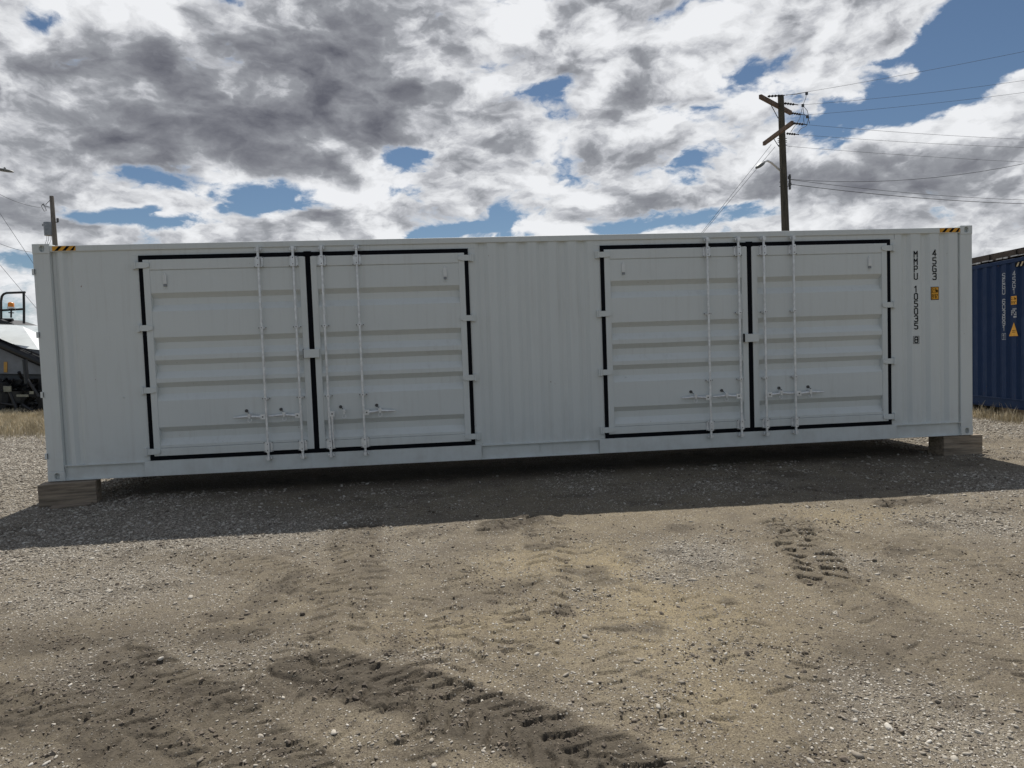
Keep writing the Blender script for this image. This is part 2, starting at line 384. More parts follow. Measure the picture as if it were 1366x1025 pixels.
def ground_fields(x, y):
    w1 = vn(x, y, .09, 900) - .5; w2 = vn(x, y, .09, 901) - .5; w3 = vn(x, y, .3, 902) - .5; w4 = vn(x, y, .3, 903) - .5
    xw = x + .05 * w1 + .12 * w3; yw = y + .05 * w2 + .12 * w4
    near = 1 - sstep(14, 30, np.hypot(x - CAM[0], y - CAM[1]))
    z = .030 * (fbm(x, y, 2.5, 1, 3) - .5) + near * (.016 * (fbm(x, y, .5, 5, 4) - .5) + .010 * (fbm(x, y, .12, 9, 3, .7) - .5) + .0045 * (fbm(x, y, .034, 15, 2, .7) - .5))
    dark = np.zeros(x.shape); lug = np.zeros(x.shape)
    for k, (pts, hw, pitch, dep, dk, ch) in enumerate(TRACKS):
        s, t, dd = path_coords(xw, yw, pts)
        edge = (1 - sstep(hw * .8, hw * 1.15, dd)) * sstep(.28, .5, fbm(x, y, .35, 40 + k, 3) + .12)
        ph = (s - ch * np.abs(t)) / pitch + np.where(t > 0, .5, 0) + .5 * (vn(x, y, .2, 60 + k) - .5)
        fr = ph - np.floor(ph)
        gw = .20 + .22 * vn(x, y, .13, 70 + k)          # sharp wall on one side of each print, slope on the other
        bar = sstep(.0, .07, fr) * (1 - sstep(.08, 1.0, (fr - .08) / gw * .92 + .08)) * sstep(.015, .04, np.abs(t)) * sstep(.36, .60, vn(x + 3, y, .12, 75 + k) + (.36 if dk > .2 else .12))
        side = np.exp(-((t + (hw * .2) * np.sin(s * 3)) / .02) ** 2) * .7 * sstep(.3, .6, vn(x, y, .25, 88 + k)) * (dk > .5)
        z = z + edge * dep * (-np.maximum(bar, side) + .35 + .25 * (vn(x, y, .07, 80 + k) - .5))
        rim = np.exp(-((dd - hw * 1.1) / .06) ** 2) * dep * .5 * vn(x, y, .12, 99 + k)
        z = z + rim * (dk > .2)
        dark = np.maximum(dark, dk * (1 - sstep(hw * .85, hw * 1.3, dd)) * (.50 + .75 * fbm(x, y, .3, 20 + k, 4)))
        lug = np.maximum(lug, edge * bar * (dk > .2))
    grav = blobmask(xw, yw, GRAV) + .9 * (fbm(x, y, 1.1, 30, 4) - .5)
    back = sstep(.6, 3.0, y) + .8 * (1 - sstep(.5, 2.6, x)) * sstep(-3.4, -1.5, y)
    grav = np.clip(grav + back * .6 - dark * .6, 0, 1)
    dk = np.clip(np.maximum(dark, np.clip(blobmask(xw, yw, DARKP), 0, .8) * (.3 + 1.2 * fbm(x, y, .5, 34, 4))), 0, 1)
    dk = np.clip(dk + .5 * sstep(.60, .74, fbm(x, y, .35, 71, 5, .6)) * near, 0, 1)
    tan = np.clip(blobmask(xw, yw, TANP) + .8 * (fbm(x, y, 1.6, 50, 3) - .5), 0, 1) * (1 - dk)
    # clods and crumbs of loose soil where the dirt is dark
    cl = sstep(.62, .80, vn(x, y, .045, 7)) * dk + sstep(.72, .88, vn(x, y, .03, 8)) * (.25 + .5 * grav)
    z = z + near * (.006 * cl)
    # flat pads under the timber blocks
    for (bx, by) in ((.30, .0), (12.05, .15)):
        f = np.exp(-(((x - bx) / .5) ** 2 + ((y - by) / .5) ** 2) ** 2); z = z * (1 - f)
    return z, grav, dk, tan

def axis(lo, hi, step, far_lo, far_hi, n=46):
    c = np.arange(lo, hi + 1e-6, step)
    g = np.geomspace(step * 1.3, 1.0, n); g = np.cumsum(g)
    a = lo - g[::-1] * ((lo - far_lo) / g[-1]) if False else None
    def outer(start, end):
        q = np.geomspace(step * 1.5, abs(end - start), n); return start + np.sign(end - start) * q
    return np.concatenate([outer(c[0], far_lo)[::-1], c, outer(c[-1], far_hi)])
def nonuniform_y():
    ys = [-7.3]
    while ys[-1] < 3.0:
        d = ys[-1] - CAM[1]; ys.append(ys[-1] + max(.0065, .0034 * d - .002))
    return np.array(ys)
ycore = nonuniform_y()
yg = np.concatenate([ycore[0] - np.geomspace(.03, 2500, 30)[::-1], ycore, ycore[-1] + np.geomspace(.05, 3000, 90)])
xg = axis(-1.8, 13.4, .0095, -2500, 2500, 90)
GX, GY = np.meshgrid(xg, yg)
gz, ggrav, gdk, gtan = ground_fields(GX, GY)
ny, nx = GX.shape
me = bpy.data.meshes.new('ground')
me.vertices.add(nx * ny)
co = np.stack([GX, GY, gz], -1).reshape(-1, 3).astype(np.float32)
me.vertices.foreach_set('co', co.ravel())
idx = np.arange(nx * ny).reshape(ny, nx)
q = np.stack([idx[:-1, :-1], idx[:-1, 1:], idx[1:, 1:], idx[1:, :-1]], -1).reshape(-1, 4)
nf = len(q); me.loops.add(nf * 4); me.loops.foreach_set('vertex_index', q.ravel().astype(np.int32))
me.polygons.add(nf); me.polygons.foreach_set('loop_start', np.arange(0, nf * 4, 4, dtype=np.int32))
me.polygons.foreach_set('use_smooth', np.ones(nf, dtype=bool))
me.update(calc_edges=True)
ca = me.color_attributes.new('soil', 'FLOAT_COLOR', 'POINT')
ca.data.foreach_set('color', np.stack([ggrav, gdk, gtan, np.ones_like(gz)], -1).reshape(-1).astype(np.float32))
ground = bpy.data.objects.new('ground', me); COL.objects.link(ground); tag(ground, kind='structure')

def soil_material():
    m, t, b = mat('gravel_and_dirt')
    a = t.new('ShaderNodeAttribute', attribute_name='soil')
    sp = t.new('ShaderNodeSeparateColor'); t.l.new(a.outputs['Color'], sp.inputs[0])
    gv, dk, tn = sp.outputs
    g = t.new('ShaderNodeTexCoord').outputs['Object']
    n1 = t.noise(g, 2.2, 6, .6); n2 = t.noise(g, 45, 5, .7); n3 = t.noise(g, 9, 5, .6)
    base = t.mix(t.mr(n1, .35, .65), (.130, .108, .078, 1), (.222, .188, .132, 1))
    base = t.mix(tn, base, (.310, .252, .152, 1))
    base = t.mix(t.math('MULTIPLY', gv, .7), base, (.275, .252, .212, 1))
    base = t.mix(t.mr(n3, .4, .75, 0, .5), base, (.15, .125, .10, 1))
    base = t.mix(t.math('MULTIPLY', t.mr(n2, .50, .66), .60), base, (.105, .088, .070, 1))
    sp2 = t.noise(g, 130, 4, .75)
    base = t.mix(t.math('MULTIPLY', t.mr(sp2, .52, .60), .80), base, (.065, .054, .043, 1))  # dark specks stand in for shadows in tiny holes, put into the colour
    base = t.mix(t.math('MULTIPLY', t.mr(sp2, .47, .38), .35), base, (.47, .42, .34, 1))
    # little stones pressed into the dirt
    v = t.vor(g, 75); vc = t.new('ShaderNodeSeparateColor'); t.l.new(v.outputs['Color'], vc.inputs[0])
    sc = t.ramp(vc.outputs[0], [(0, (.10, .09, .08)), (.35, (.23, .205, .175)), (.7, (.40, .37, .32)), (1, (.66, .63, .57))])
    body = t.mr(v.outputs['Distance'], .52, .40)
    present = t.math('LESS_THAN', vc.outputs[1], t.math('MULTIPLY_ADD', gv, .62, .16))
    base = t.mix(t.math('MULTIPLY', body, present), base, sc)
    base = t.mix(t.math('MULTIPLY', dk, .90), base, t.mix(t.mr(n2, .3, .7), (.040, .033, .025, 1), (.105, .089, .068, 1)))
    t.l.new(base, b.inputs['Base Color'])
    b.inputs['Roughness'].default_value = .95; b.inputs['Specular IOR Level'].default_value = .2
    h = t.math('ADD', t.math('MULTIPLY', n2, .5), t.math('MULTIPLY', t.math('MULTIPLY', body, present), .5))
    h = t.math('ADD', h, t.math('MULTIPLY', t.noise(g, 150, 3, .6), .2))
    bp = t.new('ShaderNodeBump'); bp.inputs['Strength'].default_value = 1.0; bp.inputs['Distance'].default_value = .016
    t.l.new(h, bp.inputs['Height']); t.l.new(bp.outputs[0], b.inputs['Normal'])
    return m
ground.data.materials.append(soil_material())

# ------------------------------------------------------------------ loose stones (nobody could count them)
def stone_mat(name, stops):
    m, t, b = mat(name)
    oi = t.new('ShaderNodeObjectInfo')
    c = t.ramp(oi.outputs['Random'], stops)
    n = t.noise(t.new('ShaderNodeTexCoord').outputs['Object'], 3, 4, .6)
    c = t.mix(t.mr(n, .3, .7, 0, .35), c, (.12, .10, .08, 1)); t.l.new(c, b.inputs['Base Color'])
    b.inputs['Roughness'].default_value = .85; b.inputs['Specular IOR Level'].default_value = .3
    return m
SM = stone_mat('pebble', [(0, (.14, .12, .10)), (.25, (.27, .235, .19)), (.6, (.40, .36, .30)), (.9, (.53, .49, .42)), (1, (.70, .66, .59))])
CM = stone_mat('soil_crumb', [(0, (.09, .074, .058)), (.6, (.17, .14, .11)), (1, (.26, .215, .165))])
def rock_proto(name, m, flat, seed, sub=2, rough=.28):
    bm = bmesh.new(); bmesh.ops.create_icosphere(bm, subdivisions=sub, radius=1)
    r = np.random.default_rng(seed); off = r.uniform(-9, 9, 3); ax = r.uniform(.75, 1.3)
    from mathutils import noise as mn
    for v in bm.verts:
        k = 1 + rough * mn.noise(Vector(v.co) * 1.3 + Vector(off)) * 1.6
        v.co = Vector((v.co.x * ax * k, v.co.y * k / ax, v.co.z * flat * k))
    me = bpy.data.meshes.new(name); bm.to_mesh(me); bm.free(); me.materials.append(m)
    for p in me.polygons: p.use_smooth = sub > 1
    o = bpy.data.objects.new(name, me); return o
protos_p = bpy.data.collections.new('pebble_shapes'); protos_c = bpy.data.collections.new('crumb_shapes')
for k in range(5): protos_p.objects.link(rock_proto('pebble_shape', SM, .55, k))
for k in range(4): protos_c.objects.link(rock_proto('crumb_shape', CM, .7, 20 + k, 1, .55))

def scatter(name, coll, pts, scales, label):
    me = bpy.data.meshes.new(name); me.vertices.add(len(pts)); me.vertices.foreach_set('co', pts.astype(np.float32).ravel())
    a = me.attributes.new('size', 'FLOAT', 'POINT'); a.data.foreach_set('value', scales.astype(np.float32))
    o = bpy.data.objects.new(name, me); COL.objects.link(o)
    ng = bpy.data.node_groups.new(name, 'GeometryNodeTree')
    ng.interface.new_socket('Geometry', in_out='INPUT', socket_type='NodeSocketGeometry')
    ng.interface.new_socket('Geometry', in_out='OUTPUT', socket_type='NodeSocketGeometry')
    N = ng.nodes; L = ng.links
    gi = N.new('NodeGroupInput'); go = N.new('NodeGroupOutput')
    m2p = N.new('GeometryNodeMeshToPoints'); iop = N.new('GeometryNodeInstanceOnPoints')
    ci = N.new('GeometryNodeCollectionInfo'); ci.inputs['Collection'].default_value = coll
    ci.inputs['Separate Children'].default_value = True; ci.inputs['Reset Children'].default_value = True
    rr = N.new('FunctionNodeRandomValue'); rr.data_type = 'FLOAT_VECTOR'
    rr.inputs[0].default_value = (-.5, -.5, 0); rr.inputs[1].default_value = (.5, .5, 6.283)
    na = N.new('GeometryNodeInputNamedAttribute'); na.data_type = 'FLOAT'; na.inputs['Name'].default_value = 'size'
    L.new(gi.outputs[0], m2p.inputs[0]); L.new(m2p.outputs[0], iop.inputs['Points'])
    L.new(ci.outputs[0], iop.inputs['Instance']); iop.inputs['Pick Instance'].default_value = True
    L.new(rr.outputs[0], iop.inputs['Rotation']); L.new(na.outputs[0], iop.inputs['Scale'])
    L.new(iop.outputs[0], go.inputs[0])
    md = o.modifiers.new('scatter', 'NODES'); md.node_group = ng
    tag(o, label, 'gravel', kind='stuff'); return o
def sample_pts(n, rmin, rmax, power=1.0):
    u = RNG.random(n); r = (rmin ** power + u * (rmax ** power - rmin ** power)) ** (1 / power)
    th = RNG.uniform(rad(-58), rad(46), n)          # around the view direction
    a = th + math.atan2(FV[0], FV[1]) + rad(3)
    return CAM[0] + np.sin(a) * r, CAM[1] + np.cos(a) * r, r
def make_scatter():
    x, y, r = sample_pts(860000, 2.3, 26, .85)
    z, gv, dk, tn = ground_fields(x, y)
    keep = RNG.random(len(x)) < np.clip(.02 + .95 * gv ** 1.2 + .22 * sstep(.50, .70, fbm(x, y, .45, 77, 4, .65)), 0, 1) * (1 - .55 * dk)
    under = (y > .35) & (y < 2.3) & (x > .7) & (x < 11.6); keep &= ~under
    x, y, z, r = x[keep], y[keep], z[keep], r[keep]
    s = np.exp(RNG.normal(math.log(.0041), .50, len(x))) * np.clip(r / 6.0, .85, 2.4); s = np.clip(s, .0022, .022)
    scatter('gravel_stones', protos_p, np.stack([x, y, z + s * .15], -1), s, 'loose pale gravel stones strewn over the dirt yard')
    x, y, r = sample_pts(300000, 2.3, 16, .9)
    z, gv, dk, tn = ground_fields(x, y)
    keep = RNG.random(len(x)) < np.clip(.02 + .70 * dk + .55 * sstep(.54, .70, fbm(x, y, .38, 177, 4, .65)), 0, 1) * (.35 + .65 * (fbm(x, y, .15, 57, 2) > .5)); keep &= y < .3
    x, y, z, r = x[keep], y[keep], z[keep], r[keep]
    s = np.clip(np.exp(RNG.normal(math.log(.0034), .55, len(x))) * np.clip(r / 6, .9, 2), .0018, .017)
    scatter('soil_crumbs', protos_c, np.stack([x, y, z + s * .2], -1), s, 'dark crumbs of loose soil thrown up along the tyre tracks')
make_scatter()

# ------------------------------------------------------------------ glyphs (stroked block letters)
GL = {'M': [[(0, 0), (0, 2), (.5, 1.1), (1, 2), (1, 0)]], 'P': [[(0, 0), (0, 2), (.8, 2), (1, 1.8), (1, 1.15), (.8, .95), (0, .95)]],
      'U': [[(0, 2), (0, .25), (.25, 0), (.75, 0), (1, .25), (1, 2)]], '1': [[(.15, 1.6), (.55, 2), (.55, 0)]],
      '0': [[(.25, 0), (0, .25), (0, 1.75), (.25, 2), (.75, 2), (1, 1.75), (1, .25), (.75, 0), (.25, 0)]],
      '5': [[(1, 2), (.05, 2), (.05, 1.15), (.75, 1.15), (1, .9), (1, .25), (.75, 0), (.2, 0), (0, .2)]],
      '3': [[(0, 1.8), (.2, 2), (.8, 2), (1, 1.8), (1, 1.25), (.8, 1.05), (.35, 1.05)], [(.8, 1.05), (1, .85), (1, .2), (.8, 0), (.2, 0), (0, .2)]],
      '8': [[(.2, 1.05), (0, 1.25), (0, 1.8), (.2, 2), (.8, 2), (1, 1.8), (1, 1.25), (.8, 1.05), (.2, 1.05), (0, .85), (0, .2), (.2, 0), (.8, 0), (1, .2), (1, .85), (.8, 1.05)]],
      '4': [[(.75, 0), (.75, 2), (0, .65), (1.05, .65)]], 'G': [[(1, 1.7), (.75, 2), (.25, 2), (0, 1.75), (0, .25), (.25, 0), (1, 0), (1, .95), (.55, .95)]],
      'S': [[(1, 1.75), (.75, 2), (.25, 2), (0, 1.75), (0, 1.3), (.25, 1.05), (.75, .95), (1, .7), (1, .25), (.75, 0), (.25, 0), (0, .25)]],
      'E': [[(1, 2), (0, 2), (0, 0), (1, 0)], [(0, 1.02), (.8, 1.02)]],
      '6': [[(1, 1.8), (.75, 2), (.25, 2), (0, 1.75), (0, .25), (.25, 0), (.75, 0), (1, .25), (1, .85), (.75, 1.1), (0, 1.1)]],
      '9': [[(0, .2), (.25, 0), (.75, 0), (1, .25), (1, 1.75), (.75, 2), (.25, 2), (0, 1.75), (0, 1.15), (.25, .9), (1, .9)]],
      'm': [[(0, 0), (0, 1.2), (.5, 1.1), (.5, 0)], [(.5, 1.1), (1, 1.1), (1, 0)]], ',': [[(.5, .2), (.3, -.2)]], "'": [[(.5, 2), (.45, 1.5)]], '"': [[(.3, 2), (.25, 1.5)], [(.7, 2), (.65, 1.5)]],
      '2': [[(0, 1.7), (.25, 2), (.75, 2), (1, 1.7), (1, 1.3), (0, .1), (0, 0), (1, 0)]]}
def glyph(mb, ch, x, y, z, w, h, t):
    """front face at plane y; x,z lower left; strokes half-thickness t"""
    k = 0
    for pl in GL.get(ch, []):
        for (a, b), (c, d) in zip(pl[:-1], pl[1:]):
            A = Vector((x + a * w, y, z + b * h / 2)); B = Vector((x + c * w, y, z + d * h / 2))
            u = (B - A).normalized(); n = Vector((-u.z, 0, u.x)); off = Vector((0, -.00025 * (k % 8), 0)); k += 1
            e = u * t * .9
            mb.quad(A - e + n * t + off, A - e - n * t + off, B + e - n * t + off, B + e + n * t + off)
def text_down(mb, s, xc, ytop_z, pitch, w, h, t, y):
    z = ytop_z
    for ch in s:
        if ch == ' ': z -= pitch * .75; continue
        glyph(mb, ch, xc - w / 2, y, z - h, w, h, t); z -= pitch
    return z

# ------------------------------------------------------------------ shipping container pieces
LEN, HGT, DEP, BZ = 12.192, 2.896, 2.438, .28
def casting(mb, x0, x1, y0, y1, z0, z1, hole_x, hole_z, front, hw=.032, hh=.055):
    """corner casting block whose face at y=front has an oval hole"""
    n = 24; rect = []; ell = []
    cx, cz = hole_x, hole_z
    for k in range(n):
        a = 2 * PI * (k + .5) / n; c, s_ = math.cos(a), math.sin(a)
        ell.append((cx + hw * math.copysign(abs(c) ** .8, c), cz + hh * math.copysign(abs(s_) ** .8, s_)))
        tx = ((x1 - cx) if c > 0 else (x0 - cx)) / c if abs(c) > 1e-6 else 1e9
        tz = ((z1 - cz) if s_ > 0 else (z0 - cz)) / s_ if abs(s_) > 1e-6 else 1e9
        tt = min(tx, tz); rect.append((cx + c * tt, cz + s_ * tt))
    # snap the nearest ring points to the true corners
    for (X, Z) in ((x0, z0), (x1, z0), (x0, z1), (x1, z1)):
        j = min(range(n), key=lambda k: (rect[k][0] - X) ** 2 + (rect[k][1] - Z) ** 2); rect[j] = (X, Z)
    other = y1 if front == y0 else y0; sgn = 1 if other > front else -1
    i = len(mb.v)
    mb.v += [(a, front, b) for a, b in rect] + [(a, front, b) for a, b in ell] + [(a, front + sgn * .05, b) for a, b in ell]
    for k in range(n):
        k2 = (k + 1) % n
        mb.f.append((i + k, i + k2, i + n + k2, i + n + k)); mb.f.append((i + n + k, i + n + k2, i + 2 * n + k2, i + 2 * n + k))
    mb.f.append(tuple(i + 2 * n + k for k in range(n)))
    j = len(mb.v); mb.v += [(a, other, b) for a, b in rect]
    for k in range(n):
        k2 = (k + 1) % n; mb.f.append((i + k, j + k, j + k2, i + k2))
    mb.f.append(tuple(j + k for k in range(n)))
def corr(x0, x1, crest, valley, pitch=.278, phase=0.0, cw=.11, sl=.06, end=None):
    """corrugation profile; crests centred on phase + k*pitch"""
    pts = []; k0 = math.floor((x0 - phase) / pitch) - 1
    for k in range(k0, k0 + int((x1 - x0) / pitch) + 4):
        c = phase + k * pitch
        for dx, y in ((-cw / 2 - sl, valley), (-cw / 2, crest), (cw / 2, crest), (cw / 2 + sl, valley)):
            pts.append((c + dx, y))
    def val(x):
        for (a, ya), (b, yb) in zip(pts[:-1], pts[1:]):
            if a <= x <= b: return ya + (yb - ya) * (x - a) / max(b - a, 1e-9)
        return valley
    out = [(x0, val(x0))] + [q for q in pts if x0 + 1e-4 < q[0] < x1 - 1e-4] + [(x1, val(x1))]
    return out
def shell(root, pm, crest=.014, hazard=None, door_end_left=True):
    """frame, roof, floor, ends and back of a 40-foot high cube; front side is left open for its own panels"""
    for x0, x1 in ((0, .2), (LEN - .178, LEN)):
        xi0, xi1 = x0, x1
        post = MB().box(xi0 + .002, xi1 - .003 if x0 == 0 else xi1 - .002, .003, .12, .118, HGT - .118)
        if x0 == 0: post.box(xi1 - .012, xi1 - .003, -.004, .0028, .118, HGT - .118)
        post.build('corner_post', pm, root, bevel=.004)
        MB().box(xi0 + .002, xi1 - .002, DEP - .12, DEP - .003, .118, HGT - .118).build('corner_post', pm, root)
        hx = (x0 + x1) / 2 + (.012 if x0 == 0 else .0)
        for z0 in (0, HGT - .118):
            mb = MB(); casting(mb, x0, x1, -.004, .16, z0, z0 + .118, hx, z0 + .06, -.004, .03, .038)
            mb.build('corner_casting', pm, root, bevel=.006)
            mb = MB(); casting(mb, x0, x1, DEP - .16, DEP + .004, z0, z0 + .118, hx, z0 + .06, DEP + .004)
            mb.build('corner_casting', pm, root)
    for y0, y1 in ((.0, .07), (DEP - .07, DEP)):
        MB().box(.2, LEN - .178, y0, y1, 2.800, 2.872).build('top_side_rail', pm, root, bevel=.006)
    MB().box(.2, LEN - .178, DEP - .06, DEP - .002, .02, .19).build('bottom_side_rail', pm, root)
    # corrugated roof, back and ends
    mb = MB(); pr = corr(.16, LEN - .16, 2.868, 2.848, .21, .3, .06, .03)
    i = len(mb.v)
    for x, z in pr: mb.v += [(x, .071, z), (x, DEP - .071, z)]
    for j in range(len(pr) - 1): a = i + 2 * j; mb.f.append((a, a + 1, a + 3, a + 2))
    mb.build('roof', pm, root)
    MB().sheet_x(corr(.2, LEN - .178, DEP - .012, DEP - .048), .19, 2.80).build('back_wall', pm, root)
    mb = MB(); pr = corr(.16, DEP - .16, LEN - .012, LEN - .048, .25)
    i = len(mb.v)
    for y, x in pr: mb.v += [(x, y, .02), (x, y, HGT - .03)]
    for j in range(len(pr) - 1): a = i + 2 * j; mb.f.append((a, a + 1, a + 3, a + 2))
    mb.build('end_wall', pm, root)
    MB().box(.02, .05, .13, DEP / 2 - .01, .06, HGT - .09).build('end_door', pm, root)
    MB().box(.02, .05, DEP / 2 + .01, DEP - .13, .06, HGT - .09).build('end_door', pm, root)
    MB().box(.06, LEN - .06, .10, DEP - .10, .155, .175).build('floor', M['wood'], root)
    for k in range(22):
        x = .5 + k * (LEN - 1.0) / 21
        MB().box(x - .022, x + .022, .06, DEP - .06, .03, .15).build('cross_member', pm, root)
def hazard_strip(root, x0, x1, n, y, z0, z1, my, mbk, lean=.05, flip=False):
    MB().box(x0, x1, y, y + .003, z0, z1).build('hazard_tape', my, root)
    mb = MB(); w = (x1 - x0) / n
    for k in range(n):
        a = x0 + k * w + w * .30; 
        c = [(a, z0 + .001), (a + w * .42, z0 + .001), (a + w * .42 + lean, z1 - .001), (a + lean, z1 - .001)]
        c = [(min(max(X, x0), x1 - .001), Z) for X, Z in c]
        mb.quad(*[(X, y - .0015, Z) for X, Z in c])
    mb.build('hazard_stripe', mbk, root)

# ---- the grey side-door container
root = empty('shipping_container', (0, 0, BZ))
tag(root, 'long light grey shipping container with two pairs of side doors, raised on timber blocks', 'container')
PM = M['grey']
shell(root, PM)
# header, sills and flat jambs round the two door openings
for (a, b) in ((1.14, 5.335), (6.895, 11.065)):
    MB().box(a, b, .016, .068, 2.733, 2.7998).build('door_header', PM, root)
    MB().box(a, b, .0, .07, .003, .198).build('door_sill', PM, root, bevel=.004)
    for (c, d) in ((a, a + .08), (b - .08, b)):
        MB().box(c, d, .012, .066, .2, 2.731).build('door_jamb', PM, root)
# bottom rail channels between the sills
for (a, b, gus) in ((.2, 1.1385, []), (5.3365, 6.8935, [6.10]), (11.0665, LEN - .178, [])):
    mb = MB().box(a, b, .036, .06, .012, .180).box(a, b, .000, .06, .180, .190).box(a, b, .004, .06, .003, .012)
    for g_ in gus + [a + .004, b - .012]: mb.prism([(g_, .036, .178), (g_, .036, .06), (g_, .006, .178)], (.008, 0, 0))
    mb.build('bottom_side_rail', PM, root)
# side panels
lp = [(.2, .05), (.235, .05), (.285, .018), (.33, .018), (.375, .046), (.41, .046), (.455, .018), (.75, .020), (.95, .014), (1.14, .016)]
MB().sheet_x(lp, .19, 2.80, 8).build('side_panel', PM, root)
MB().sheet_x(corr(5.335, 6.895, .014, .044, .262, 5.56, .105, .05), .19, 2.80).build('side_panel', PM, root)
MB().sheet_x(corr(11.065, LEN - .178, .012, .044, .2735, 11.367, .125, .05), .19, 2.80).build('side_panel', PM, root)
hazard_strip(root, .232, .500, 3, -.0032, 2.808, 2.864, M['yellow'], M['black'])
hazard_strip(root, 11.715, 12.01, 3, -.0032, 2.808, 2.864, M['yellow'], M['black'])
# numbers and height label on the right panel
mb = MB(); text_down(mb, 'MMPU', 11.367, 2.560, .100, .045, .080, .0068, .0085); mb.build('owner_code', M['black'], root); mb = MB()
text_down(mb, '105035', 11.367, 2.087, .1012, .045, .080, .0068, .0085); mb.build('serial_number', M['black'], root); mb = MB()
glyph(mb, '8', 11.346, .0085, 1.314, .042, .074, .0068)
for (a, b, c, d) in ((11.324, 11.329, 1.298, 1.404), (11.405, 11.410, 1.298, 1.404), (11.3295, 11.4045, 1.298, 1.303), (11.3295, 11.4045, 1.399, 1.404)):
    mb.quad((a, .0088, c), (b, .0088, c), (b, .0088, d), (a, .0088, d))
mb.build('check_digit', M['black'], root)
mb = MB(); text_down(mb, '45G3', 11.64, 2.572, .106, .048, .084, .0068, .0085); mb.build('size_code', M['black'], root)
st = MB().box(11.586, 11.702, .0075, .0105, 1.892, 2.070).build('height_label', M['black'], root)
MB().box(11.593, 11.694, .0058, .0073, 1.900, 2.062).build('label_face', M['yellow'], st)
mb = MB()
for k, ch in enumerate('2,9m'): glyph(mb, ch, 11.600 + k * .0225, .0054, 1.995, .016, .050, .0030)
for k, ch in enumerate("9'6\""): glyph(mb, ch, 11.602 + k * .0225, .0054, 1.915, .016, .050, .0030)
mb.build('label_figures', M['black'], st)
# door-end hinge lugs showing on the left corner post
for z in (2.56, 1.80, 1.07, .315):
    m_ = MB().box(-.014, .022, -.008, .03, z - .035, z + .035)
    lg = m_.build('end_door_hinge', PM, root); MB().box(.016, .024, -.0095, -.0083, z - .03, z + .035).build('hinge_shadow_strip', M['gasket'], lg)  # raised black strip standing in for the shade of the hinge notch
# weld blemishes
for (x, z) in ((.94, 1.0), (4.95, 1.03), (7.27, 1.0)):
    mb = MB(); mb.tube([(x - .012, -.002 if x > 1 else .012, z), (x, -.010 if x > 1 else .004, z + .003), (x + .014, -.002 if x > 1 else .012, z - .004)], [.003, .007, .003], 8); mb.build('weld_blemish', PM, root, smooth=60)

